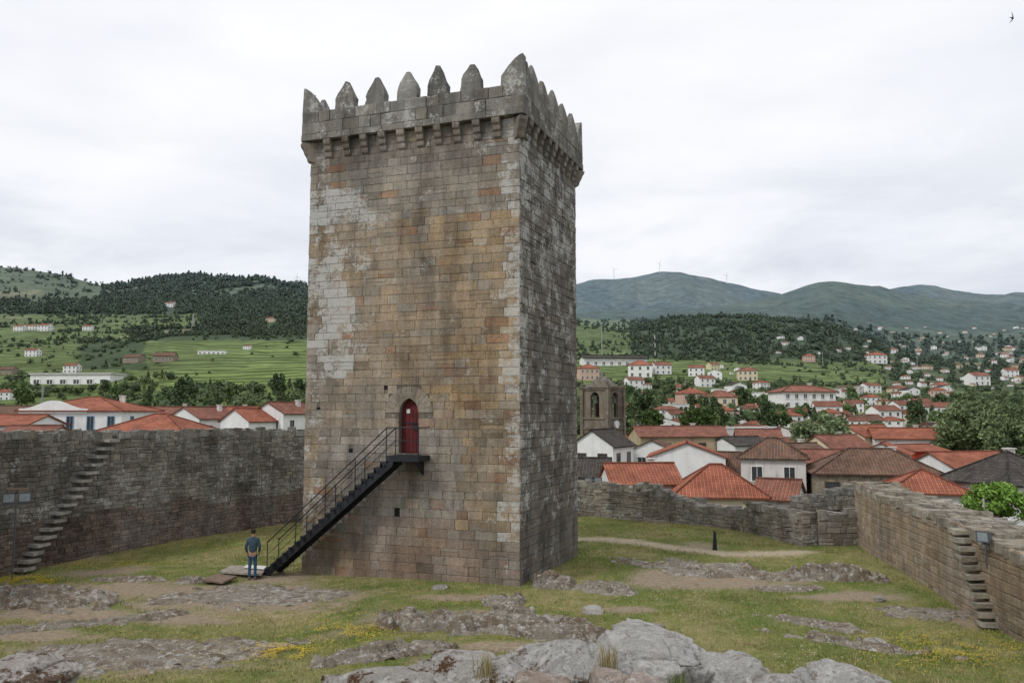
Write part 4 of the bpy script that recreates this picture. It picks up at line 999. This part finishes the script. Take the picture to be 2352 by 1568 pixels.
def boulder(px, py_top, Y, sx, sy, sz, rot, label, tone=(.34, .33, .31), moss=.5, seed=0, sub=6, name='boulder'):
    t = at(px, py_top, Y); bm = bmesh.new(); bmesh.ops.create_icosphere(bm, subdivisions=sub, radius=1); vs = []
    s = Vector((seed*5.1, seed*2.3, 0)); rr_ = random.Random(int(seed*97))
    cuts = [(Vector((rr_.gauss(0, 1), rr_.gauss(0, 1), rr_.gauss(0, .8))).normalized(), rr_.uniform(.74, .92)) for _ in range(9)]
    for v in bm.verts:
        p = v.co; q = Vector([math.copysign(abs(a)**.6, a) for a in p])
        for nn, dd_ in cuts:
            e = q.dot(nn)-dd_
            if e > 0: q = q-nn*e*.85
        k = 1+.12*noise.noise(p*1.3+s)+.06*noise.noise(p*3.1+s)+.03*noise.noise(p*8+s)+.018*noise.noise(p*18+s)
        d_, _ = noise.voronoi(p*1.4+s); k -= .08*(1-clamp((d_[1]-d_[0])*8))
        vs.append((q.x*k*sx, q.y*k*sy, q.z*k*sz))
    fs = [[v.index for v in f.verts] for f in bm.faces]; bm.free(); va = np.array(vs); top = va[:, 2].max(); 
    ca = np.tile(np.array([[*tone, moss]]), (len(va), 1)); o = np_mesh(name, va, np.array(fs), ca, ROCK, 3, True)
    o.location = (t.x, Y, t.z-top); o.rotation_euler = (0, 0, radians(rot)); tag(o, label, 'rock'); return o
boulder(1495, 1447, 15.6, 1.12, 1.3, 1.1, -10, 'largest pale granite boulder at the bottom centre right', (.45, .44, .42), .3, seed=1)
boulder(1290, 1480, 15.2, 1.25, 1.2, 1.0, 8, 'broad grey boulder left of the largest foreground boulder', (.41, .40, .38), .8, seed=2)
boulder(1095, 1502, 14.8, 1.3, 1.2, .9, 4, 'rust mossed flat boulder at the bottom centre', (.39, .37, .35), 1., seed=3)
boulder(890, 1534, 14.6, 1.5, 1.1, .8, 10, 'low mossy boulder at the bottom left of the foreground rocks', (.36, .34, .31), 1., seed=4)
boulder(1670, 1505, 15.4, .8, .9, .8, 15, 'grey boulder right of the largest foreground boulder', (.41, .40, .38), .5, seed=5)
boulder(1400, 1535, 13.9, .42, .4, .45, 0, 'small rounded stone between the foreground boulders', (.40, .33, .28), .2, seed=6, sub=5)
boulder(1950, 1528, 14.8, 1.15, .9, .7, -10, 'flat pale boulder at the bottom right', (.43, .42, .40), .5, seed=7)
boulder(1800, 1552, 14.6, .65, .6, .6, 0, 'low boulder between the two right foreground boulders', (.38, .37, .35), .5, seed=8, sub=5)
boulder(1240, 1545, 13.6, .65, .5, .5, 5, 'reddish brown stone in front of the broad grey boulder', (.37, .30, .25), .5, seed=9, sub=5)
boulder(40, 1512, 15.4, 1.0, .8, .45, 0, 'flat rust stained pale rock in the bottom left corner', (.41, .38, .35), .9, seed=14)
boulder(1470, 1545, 13.7, .48, .45, .5, 30, 'pinkish stone below the largest boulder', (.44, .36, .32), .2, seed=12, sub=5)
for px, py, s, lab, tn in ((1010, 1342, .32, 'loose squared grey stone before the keep wall', (.30, .29, .26)), (1360, 1390, .36, 'loose pale stone on the grass right of the keep', (.45, .43, .40)), (1712, 1297, .22, 'small brown stone lying on the dark bedrock', (.34, .29, .22)), (2010, 1465, .3, 'pale stone on the grass near the right rock rib', (.42, .40, .36)), (1505, 1430, .3, 'grey stone behind the largest foreground boulder', (.32, .30, .27)), (2020, 1368, .2, 'small stone before the right wall', (.34, .32, .29))):
    g = onz(px, py+12, 0); boulder(px, py, g.y, s, s*.8, s*.5, px % 40, lab, tn, .2, seed=px*.01, sub=4, name='loose_stone')

# grass
def in_rock(x, y):
    r = np.zeros(x.shape, bool)
    for cx, cy, rx, ry, ca, sa in ROCKS:
        dx, dy = x-cx, y-cy; a = (dx*ca+dy*sa)/rx; b = (-dx*sa+dy*ca)/ry; r |= (a*a+b*b) < .9
    return r
def pts_field(n, seed):
    rs = np.random.RandomState(seed); y = 14+38*rs.rand(n)**1.5; x = rs.uniform(-21, 16.5, n); k = inside(x, y) & (np.abs(x) < .66*y+1.5)
    x, y = x[k], y[k]; rx = (x-N0.x)*eV.x+(y-N0.y)*eV.y; ry = (x-N0.x)*sV.x+(y-N0.y)*sV.y; k = ~((rx > -.1) & (rx < W+.1) & (ry > -.1) & (ry < DD+.1)); return x[k], y[k], rs
def blades(name, x, y, rs, hmin, hmax, wd, cols, label):
    n = len(x); z = gsamp(x, y, GZ); h = rs.uniform(hmin, hmax, n); a = rs.uniform(0, 6.28, n); ln = rs.uniform(-.5, .5, (n, 2))*h[:, None]
    b0 = np.stack([x-np.cos(a)*wd, y-np.sin(a)*wd, z-.02], 1); b1 = np.stack([x+np.cos(a)*wd, y+np.sin(a)*wd, z-.02], 1); t = np.stack([x+ln[:, 0], y+ln[:, 1], z+h], 1)
    Vv = np.stack([b0, b1, t], 1).reshape(-1, 3); Fq = np.arange(3*n).reshape(-1, 3); C_ = np.repeat(cols, 3, 0); C_ = np.hstack([C_, np.ones((3*n, 1))])
    o = np_mesh(name, Vv, Fq, C_, LEAF, 3); tag(o, label, kind='stuff'); return o
x, y, rs = pts_field(400000, 1); dd = gsamp(x, y, GD); k = (rs.rand(len(x)) > dd*1.12) & (~in_rock(x, y) | (rs.rand(len(x)) < .15)) & ((x > -5) | (rs.rand(len(x)) < .8)); x, y = x[k], y[k]
base = gsamp(x, y, GCc)[:, :3]*rs.uniform(.75, 1.45, (len(x), 1)); dry = rs.rand(len(x)) < .22; base[dry] = np.array([.37, .31, .16])*rs.uniform(.7, 1.2, (dry.sum(), 1))
hv = np.array([nz(a*.6, b*.6, 11.) for a, b in zip(x, y)])
blades('grass', x, y, rs, .02, .07+.06*np.clip(hv+.2, 0, 1), .016, base, 'short green and dry grass over the courtyard')
def flowers(name, zones, n, col, label, seed):
    rs = np.random.RandomState(seed); X = []; Y_ = []
    for cx, cy, rx, ry, wgt in zones:
        m_ = int(n*wgt); a = rs.normal(size=(m_, 2))*.5
        for i in range(m_):
            p = onz(cx+a[i, 0]*rx, cy+a[i, 1]*ry, 0)
            if nz(p.x*1.5, p.y*1.5, 2.) < -.1: continue
            X.append(p.x); Y_.append(p.y)
    x = np.array(X); y = np.array(Y_); k = inside(x, y); x, y = x[k], y[k]; n = len(x); z = gsamp(x, y, GZ)+rs.uniform(.05, .11, n); s = .014
    o4 = np.array([[-s, -s, 0], [s, -s, .006], [s, s, 0], [-s, s, .006]]); Vv = (np.stack([x, y, z], 1)[:, None, :]+o4[None]).reshape(-1, 3)
    C_ = np.tile(np.array([[*col, 1]]), (4*n, 1)); o = np_mesh(name, Vv, np.arange(4*n).reshape(-1, 4), C_, LEAF, 4); tag(o, label, kind='stuff')
flowers('yellow_flowers', [(660, 1497, 70, 18, .11), (810, 1450, 130, 36, .15), (60, 1335, 90, 10, .2), (2200, 1490, 220, 50, .24), (1560, 1215, 180, 12, .08), (260, 1300, 160, 12, .12), (420, 1255, 160, 12, .08), (560, 1490, 200, 40, .05), (1150, 1400, 300, 30, .03)], 9000, (.60, .44, .03), 'yellow wild flowers in the grass', 3)
flowers('white_flowers', [(1700, 1400, 250, 50, .3), (1500, 1350, 150, 40, .3), (1450, 1220, 160, 20, .3), (1900, 1500, 200, 40, .1)], 700, (.6, .6, .56), 'small white daisies in the right grass', 4)
def tuft(px, py, Y, label, n=70, h=.55, col=(.30, .25, .12)):
    c = at(px, py, Y); m = MB(); r = random.Random(px)
    for i in range(n):
        a = r.uniform(0, 6.28); q = c+Vector((r.gauss(0, .07), r.gauss(0, .07), -.1)); hh = h*r.uniform(.5, 1); l = r.uniform(.1, .5)*hh
        k = r.uniform(.7, 1.3); e_ = q+Vector((cos(a)*l, sin(a)*l, hh)); m_ = q+Vector((cos(a)*l*.35, sin(a)*l*.35, hh*.6)); w = Vector((-sin(a), cos(a), 0))*.007
        m.add([q-w, q+w, m_+w*.8, m_-w*.8, e_], [(0, 1, 2, 3), (3, 2, 4)], (col[0]*k, col[1]*k, col[2]*k, 1))
    o = m.build('grass_tuft', LEAF); tag(o, label, 'grass')
tuft(1115, 1545, 14.2, 'dry yellow grass tuft on the rust mossed boulder'); tuft(1395, 1525, 14.4, 'dry grass tuft growing at the left foot of the largest boulder', 60, .55); tuft(1560, 1575, 14.0, 'green grass tuft below the largest boulder', 50, .4, (.12, .16, .04))

# ================================================================= MAN
def skin(name, nodes, edges, mat, parent, sub=2):
    me = bpy.data.meshes.new(name); me.from_pydata([n[0] for n in nodes], edges, []); o = bpy.data.objects.new(name, me); COL.objects.link(o)
    md = o.modifiers.new('Skin', 'SKIN'); md.use_smooth_shade = True
    for i, n in enumerate(nodes):
        r = n[1]; me.skin_vertices[0].data[i].radius = (r, r) if not isinstance(r, tuple) else r
    me.skin_vertices[0].data[0].use_root = True
    s = o.modifiers.new('Sub', 'SUBSURF'); s.levels = s.render_levels = sub
    me.materials.append(mat); o.parent = parent; return o
SKINM = simple('skin', (.36, .21, .14), .6, bd=0, amt=.05); JACK = simple('blue_jacket', (.040, .070, .10), .85, ns=14, amt=.3, bs=20, bd=.01); JEAN = simple('blue_jeans', (.032, .08, .14), .9, ns=20, amt=.3, bd=.004)
HAIR = simple('dark_hair', (.02, .014, .01), .8, bs=60, bd=.01); SHOE = simple('grey_shoes', (.10, .10, .11), .7)
fp_ = onz(579, 1329, 0); man = empty('person', (fp_.x, fp_.y, gz(fp_.x, fp_.y)), 'man in blue jacket and jeans standing with his back turned beside the stair foot', 'person', None, radians(8)); man.scale = (.97, 1., 1.04)
nd = []; ed = []
def A2(p, r, par=None):
    nd.append((p, r)); i = len(nd)-1
    if par is not None: ed.append((par, i))
    return i
pel = A2((0, 0, .95), (.14, .10)); spn = A2((0, .0, 1.15), (.13, .095), pel); ch = A2((0, 0, 1.36), (.15, .105), spn); nb = A2((0, -.01, 1.47), .06, ch); nk = A2((0, .005, 1.54), .05, nb)
jaw = A2((0, .035, 1.61), .062, nk); hd = A2((0, .02, 1.69), .080, jaw); ht = A2((0, .01, 1.75), .062, hd); A2((0, .12, 1.665), .014, hd)
for s in (-1, 1): A2((s*.083, .01, 1.67), (.012, .022), hd)
for s in (-1, 1):
    sh = A2((s*.17, 0, 1.42), .05, ch); el = A2((s*.25, -.03, 1.16), .040, sh); wr_ = A2((s*.22, .10, .94), .028, el); pm = A2((s*.21, .135, .875), (.022, .036), wr_)
    for j, (dy, l) in enumerate(((.026, .07), (.009, .082), (-.009, .076), (-.026, .06))):
        f1 = A2((s*.208, .15+dy, .875-.03-l*.35), .0095, pm); A2((s*.198, .158+dy, .875-.03-l), .008, f1)
    t1 = A2((s*.19, .165, .885), .011, pm); A2((s*.175, .185, .85), .009, t1)
    hp = A2((s*.085, 0, .86), .08, pel); kn = A2((s*.10, .015, .49), .052, hp); an = A2((s*.11, -.02, .09), .038, kn); A2((s*.125, .13, .035), (.04, .03), an)
skin('body', nd, ed, SKINM, man)
nd, ed = [], []
pel = A2((0, 0, .92), (.17, .125)); spn = A2((0, 0, 1.12), (.165, .125), pel); ch = A2((0, -.005, 1.34), (.19, .14), spn); nb = A2((0, -.015, 1.47), .10, ch); A2((0, -.015, 1.54), .075, nb)
for s in (-1, 1): sh = A2((s*.18, 0, 1.415), .076, ch); el = A2((s*.258, -.03, 1.16), .062, sh); A2((s*.228, .085, .965), .044, el)
skin('jacket', nd, ed, JACK, man)
nd, ed = [], []
pel = A2((0, 0, .93), (.15, .115))
for s in (-1, 1): hp = A2((s*.085, 0, .83), .096, pel); kn = A2((s*.10, .015, .49), .068, hp); A2((s*.112, -.02, .09), .054, kn)
skin('trousers', nd, ed, JEAN, man)
for s in (-1, 1):
    nd, ed = [], []; h0 = A2((s*.112, -.055, .05), (.047, .045)); h1 = A2((s*.118, .05, .045), (.05, .04), h0); A2((s*.13, .17, .033), (.045, .03), h1); skin('shoe', nd, ed, SHOE, man)
nd, ed = [], []; h0 = A2((0, -.045, 1.625), .072); h1 = A2((0, -.03, 1.69), .098, h0); h2 = A2((0, -.012, 1.745), .098, h1); A2((0, .015, 1.785), .06, h2); skin('hair', nd, ed, HAIR, man)

for (pts, lab, mt) in (([(462, 1330), (512, 1336), (545, 1322), (497, 1317)], 'brown metal edged board lying lowest on the grass', RUST), ([(503, 1312), (600, 1318), (615, 1300), (530, 1297)], 'pale wooden board at the foot of the stairs', BOARD), ([(560, 1302), (606, 1306), (613, 1299), (566, 1296)], 'white sheet lying on the boards by the stairs', PAPER)):
    z = .16 if mt is not PAPER else .22; P4 = [onz(a, b, z) for a, b in pts]; m = MB(); th = .06 if mt is not PAPER else .02
    m.hexa([p-Vector((0, 0, th)) for p in P4]+P4); o = m.build('board', mt); tag(o, lab, 'board')

# ================================================================= SMALL THINGS
def floodlight(p, yaw, label, twin=True, pole=None, cap=False, sc=1.):
    root = empty('floodlight', p, label, 'floodlight', None, yaw); root.scale = (sc,)*3
    for s in ((-.28, .28) if twin else (0,)):
        h = MB(); h.hexa([Vector(q) for q in ((s-.24, -.1, -.2), (s+.24, -.1, -.2), (s+.18, .16, -.12), (s-.18, .16, -.12), (s-.24, -.16, .2), (s+.24, -.16, .2), (s+.18, .14, .16), (s-.18, .14, .16))]); ho = h.build('lamp_head', GREYM, root, True)
        g = MB(); g.add([(s-.19, -.112, -.16), (s+.19, -.112, -.16), (s+.19, -.162, .16), (s-.19, -.162, .16)], [(0, 1, 2, 3)]); g.build('lamp_glass', LAMPG, ho, True)
    b = MB(); b.box((-.5 if twin else -.1, .0, -.30), (.5 if twin else .1, .06, -.22)); b.tube((0, .03, -.26), (0, .03, -(pole or .5)/sc), .03); b.build('bracket', GREYM, root, True)
    if cap:
        c = MB(); c.hexa([Vector(q) for q in ((-.42, -.2, .36), (.42, -.2, .30), (.42, .3, .30), (-.42, .3, .36), (-.40, -.2, .40), (.42, -.2, .34), (.42, .3, .34), (-.40, .3, .40))]); c.build('rusty_cap', RUST, root, True)
p = at(38, 1142, 30.2); floodlight(p, radians(35), 'twin grey floodlight with rusty cap on a post by the left wall', True, p.z, True, .9)
p = at(1362, 1103, 48.8); floodlight(p, 0, 'twin floodlight on top of the low back wall', True, .8)
u = RP.u_of_px(2283, 2.); q = RP.pos(u, at(2283, 1232, RP.P(u).y).z, .22); floodlight(q, radians(-60), 'single grey floodlight fixed on the right brown wall', False, .9, False, .8)
p = onz(1642, 1262, 0); m = MB(); m.prism(None, [p+Vector(v) for v in ((-.10, -.07, -.05), (.10, -.07, -.05), (.06, -.03, .78), (-.04, -.03, .88))], [p+Vector(v) for v in ((-.10, .07, -.05), (.10, .07, -.05), (.06, .03, .78), (-.04, .03, .88))]); o = m.build('marker_post', STEEL); tag(o, 'short black marker post standing on the right grass', 'post')
# bird
p = at(2325, 42, 34); m = MB(); m.lathe((0, 0, 0), [(0, -.11), (.02, -.08), (.028, 0), (.02, .06), (0, .09)], 8)
m.v = [(v[2], v[1], v[0]) for v in m.v]
for s in (-1, 1):
    w = [(.05, 0, 0), (.03, 0, s*.10), (-.03, 0, s*.2), (-.10, 0, s*.26), (-.045, 0, s*.18), (-.01, 0, s*.1), (-.02, 0, 0)]
    m.add([Vector(q)+Vector((0, .004, 0)) for q in w]+[Vector(q)-Vector((0, .004, 0)) for q in w], [tuple(range(7)), tuple(range(13, 6, -1))])
    m.add([(-.08, 0, 0), (-.17, 0, s*.03), (-.1, 0, s*.012)], [(0, 1, 2)])
o = m.build('bird', simple('dark_feathers', (.02, .018, .016), .8), None, True); o.location = p; o.rotation_euler = (0, radians(15), 0); tag(o, 'dark swift flying in the upper right sky', 'bird')
WHT = simple('turbine_white', (.62, .64, .66), .6, bd=0, amt=.02)
for px, ph, lab in ((1413, 24, 'left wind turbine on the far mountain'), (1519, 22, 'middle wind turbine on the mountain top'), (1674, 20, 'right wind turbine on the mountain shoulder')):
    Y = 5150.; x = (px-1176)/F*Y; z = H(x, Y)-3; hh = ph*Y/F; root = empty('wind_turbine', (x, Y, z), lab, 'wind turbine')
    m = MB(); m.tube((0, 0, 0), (0, 0, hh), 1.8, 1.1); m.build('tower', WHT, root, True); m = MB(); m.box((-1.5, -4, hh), (1.5, 4, hh+3)); m.build('nacelle', WHT, root, True)
    for k in range(3):
        a = 2*pi*k/3+px; m = MB(); m.tube((0, -5, hh+2), (sin(a)*hh*.5, -5, hh+2+cos(a)*hh*.5), 1.1, .3, n=5); m.build('blade', WHT, root, True)
Y = 2380.; x = (677-1176)/F*Y; root = empty('wind_turbine', (x, Y, H(x, Y)), 'small wind turbine on the ridge left of the keep', 'wind turbine')
m = MB(); m.tube((0, 0, 0), (0, 0, 30), 1., .7); m.build('tower', WHT, root, True)
for k in range(3): a = 2*pi*k/3; m = MB(); m.tube((0, -1, 30), (sin(a)*13, -1, 30+cos(a)*13), .7, .2, n=5); m.build('blade', WHT, root, True)
def pylon(px, pyb, hpx, label, mt=POLEM, lattice=True, bands=False):
    p = place_far(px, pyb); h = hpx*p.y/F; root = empty('pylon' if lattice else 'utility_pole', p, label, 'pylon' if lattice else 'pole'); m = MB(); w = h*.07; r = max(h*.006, .00022*p.y)
    if lattice:
        for sx in (-1, 1):
            for sy in (-1, 1): m.tube((sx*w, sy*w, -1), (sx*w*.15, sy*w*.15, h), r, n=4)
        for i in range(8):
            z0, z1 = h*i/8, h*(i+1)/8; a0, a1 = w*(1-.85*i/8), w*(1-.85*(i+1)/8); m.tube((-a0, -a0, z0), (a1, -a1, z1), r*.7, n=4); m.tube((a0, -a0, z0), (-a1, -a1, z1), r*.7, n=4)
        m.build('lattice_tower', mt, root, True); c = MB()
        for zz in (.72, .84, .95): c.tube((-h*.12, 0, h*zz), (h*.12, 0, h*zz), r, n=4)
        c.build('crossarm', mt, root, True)
    else:
        if bands:
            for i in range(7): b = MB(); b.tube((0, 0, h*i/7), (0, 0, h*(i+1)/7), r*1.5, n=6); b.build('mast_band', RED if i % 2 else FRAMEW, root, True)
        else: m.tube((0, 0, -1), (0, 0, h), r*2, r*1.3, n=6); m.build('pole', mt, root, True)
pylon(443, 757, 36, 'lattice pylon among the trees on the left hill'); pylon(97, 932, 46, 'lattice pylon behind the roofs at the left edge')
pylon(1505, 835, 66, 'red and white banded mast in front of the wooded hill', lattice=False, bands=True)
pylon(1383, 838, 96, 'tall thin pole above the white terraced row', lattice=False); pylon(1890, 840, 32, 'thin pole on the slope below the wooded hill', lattice=False); pylon(2107, 842, 28, 'thin pole in the right valley', lattice=False)

# ================================================================= TREES (individual)
def make_crown(seed, R, Hh, n=2600, leaf=.30, cols=((.05, .085, .025), (.075, .12, .035))):
    rs = np.random.RandomState(seed); cl = []
    while len(cl) < 42:
        p = rs.uniform(-1, 1, 3)
        if .25 < np.linalg.norm(p) < .95 and p[2] > -.7: cl.append(p)
    cl = np.array(cl); k = rs.randint(0, len(cl), n); d_ = rs.normal(size=(n, 3)); d_ /= np.linalg.norm(d_, axis=1)[:, None]
    c = cl[k]+d_*rs.uniform(.12, .30, (n, 1)); c = c*np.array([R, R, Hh/2]); u = rs.normal(size=(n, 3)); u /= np.linalg.norm(u, axis=1)[:, None]; w = np.cross(u, rs.normal(size=(n, 3))); w /= np.linalg.norm(w, axis=1)[:, None]
    s = leaf*rs.uniform(.5, 1.2, (n, 1)); Vv = np.stack([c+u*s, c+w*s*.5, c-u*s, c-w*s*.5], 1).reshape(-1, 3)
    t = rs.rand(len(cl))[k][:, None]; C_ = np.array(cols[0])*(1-t)+np.array(cols[1])*t; C_ = C_*rs.uniform(.75, 1.3, (n, 1)); C_ = np.hstack([np.repeat(C_, 4, 0), np.ones((4*n, 1))])
    return Vv, np.arange(4*n).reshape(-1, 4), C_
def tree(x, y, z, R, Hh, trunk, label, seed=0, group=None, leaf=.3, n=2600, cols=((.05, .085, .025), (.075, .12, .035)), name='tree'):
    root = empty(name, (x, y, z), label, 'tree', group); m = MB(); r = random.Random(seed); cz_ = trunk+Hh/2
    m.tube((0, 0, -.3), (.1, 0, trunk+.4), R*.075, R*.05, n=8); m.tube((.1, 0, trunk+.35), (0, .1, cz_+Hh*.25), R*.05, R*.015, n=6)
    for i in range(7):
        a = i*.9+r.random(); h0 = trunk*.8+i*Hh*.06; m.tube((.05, 0, h0), (cos(a)*R*.65, sin(a)*R*.65, h0+Hh*.3), R*.03, R*.008, n=5)
    m.build('trunk', BARK, root, True); V_, F_, C_ = make_crown(seed, R, Hh, n, leaf, cols)
    o = np_mesh('crown', V_+np.array([0, 0, cz_]), F_, C_, LEAF, 4); o.parent = root; return root
def ntree(px, pyt, Y, wpx, hpx, label, **k):
    t = at(px, pyt, Y); Hh = hpx*Y/F; R = wpx*Y/F/2; zb = H(t.x, Y); tr = max(t.z-Hh-zb, .8); return tree(t.x, Y, t.z-Hh-tr, R, Hh, tr, label, **k)
PALE = ((.13, .175, .085), (.21, .26, .14))
ntree(1880, 955, 110, 125, 85, 'round pale green tree in the middle of the town', seed=1, n=5000, leaf=.32, cols=PALE)
ntree(2225, 920, 112, 165, 135, 'broad pale green tree, left of the big right group', seed=2, n=8500, leaf=.32, cols=((.10, .14, .065), (.20, .245, .12)))
ntree(2310, 930, 104, 150, 135, 'rounded green tree in the middle of the big right group', seed=3, n=8500, leaf=.30, cols=((.09, .13, .06), (.18, .225, .11)))
ntree(2380, 925, 110, 140, 140, 'green tree cut by the right picture edge', seed=4, n=6600, leaf=.33, cols=((.08, .115, .055), (.17, .21, .10)))
ntree(2170, 960, 118, 100, 85, 'smaller tree at the left foot of the big right group', seed=5, n=4200, leaf=.33, cols=((.09, .13, .06), (.18, .225, .11)))
ntree(2290, 1108, 44, 150, 90, 'bright green leafy bush behind the right castle wall', seed=6, n=6500, leaf=.12, cols=((.12, .22, .035), (.20, .33, .07)), name='bush')
ntree(1600, 935, 175, 85, 50, 'dark tree in front of the cream apartment house', seed=7, n=2600, leaf=.4)
ntree(1500, 940, 170, 50, 45, 'dark cypress like tree beside the bell tower', seed=8, n=1800, leaf=.38)
ntree(415, 940, 150, 75, 45, 'green tree behind the orange hipped roof on the left', seed=9, n=2600, leaf=.35)
TT = []
for i, (cols, Hm) in enumerate((((.06, .09, .034), 1.0), ((.08, .12, .046), 1.1), ((.05, .075, .034), 1.6), ((.105, .15, .065), .9))):
    TT.append(tree(0, 0, 0, 3.2, 6*Hm, 1.2, 'green tree standing among the town houses', seed=30+i, group='trees standing among the town houses', leaf=.55, n=1300, cols=(cols, tuple(c*1.7 for c in cols))))
rr = random.Random(12); first = set()
for i in range(76):
    if i < 56: px, py = rr.uniform(1440, 2180), rr.uniform(905, 1000)
    else: px, py = rr.uniform(-10, 690), rr.uniform(895, 950)
    p = place_far(px, py, 118.)
    k = i % 4
    if k in first: r = copy_tree(TT[k])
    else: r = TT[k]; first.add(k)
    s = rr.uniform(.45, 1.0); r.location = p; r.scale = (s, s, s*rr.uniform(.85, 1.1)); r.rotation_euler = (0, 0, rr.uniform(0, 6))
    if i >= 56: r['label'] = 'green tree on the lower slope behind the left roofs'; r['group'] = 'trees on the lower left slope'

# ================================================================= LIGHT, SKY, CAMERA
w = bpy.data.worlds.new('World'); SC.world = w; w.use_nodes = True; nt = w.node_tree; nt.nodes.clear(); N = NT(nt)
out = nt.nodes.new('ShaderNodeOutputWorld'); bg = nt.nodes.new('ShaderNodeBackground'); nt.links.new(bg.outputs[0], out.inputs[0])
sky = nt.nodes.new('ShaderNodeTexSky'); sky.sky_type = 'NISHITA'; sky.sun_disc = False; sky.sun_elevation = radians(50); sky.sun_rotation = radians(235)
vec = N.mapping((1.3, 1.3, 3.4), N.tc.outputs['Generated'])
sepz = nt.nodes.new('ShaderNodeSeparateXYZ'); N.lk(N.tc.outputs['Generated'], sepz.inputs[0])
low = N.rng(sepz.outputs[2], .15, .34, 1., .12)
c1 = N.rng(N.noise(1.4, 8, .5, vec, .3), .40, .66); c2 = N.math('MULTIPLY', N.rng(N.noise(2.6, 8, .56, N.mapping((1.2, 1.2, 4.8), N.tc.outputs['Generated']), .35), .44, .62), low)
cl = N.mix(N.math('MULTIPLY', c1, .85), (.965, .965, .975), (.80, .82, .885)); cl = N.mix(N.math('MULTIPLY', c2, .75), cl, (.59, .635, .725))
fin = N.mix(.95, N.scale(sky.outputs[0], .10), cl); N.lk(fin, bg.inputs[0]); bg.inputs[1].default_value = 1.09
sun = bpy.data.lights.new('Sun', 'SUN'); sun.energy = 1.5; sun.angle = radians(12); sun.color = (1, .97, .92); so = bpy.data.objects.new('sun', sun); COL.objects.link(so)
sd = Vector((-.78, -.60, .95)).normalized(); so.rotation_euler = sd.to_track_quat('Z', 'Y').to_euler(); so.location = (0, 0, 60)
cam = bpy.data.cameras.new('Camera'); co = bpy.data.objects.new('camera', cam); COL.objects.link(co); co.location = (0, 0, CZ); co.rotation_euler = (radians(90)+TH, 0, 0)
cam.sensor_width = 36; cam.lens = F/2352*36; cam.clip_start = .1; cam.clip_end = 20000; SC.camera = co
SC.view_settings.view_transform = 'Standard'; SC.view_settings.look = 'None'; SC.view_settings.exposure = 0
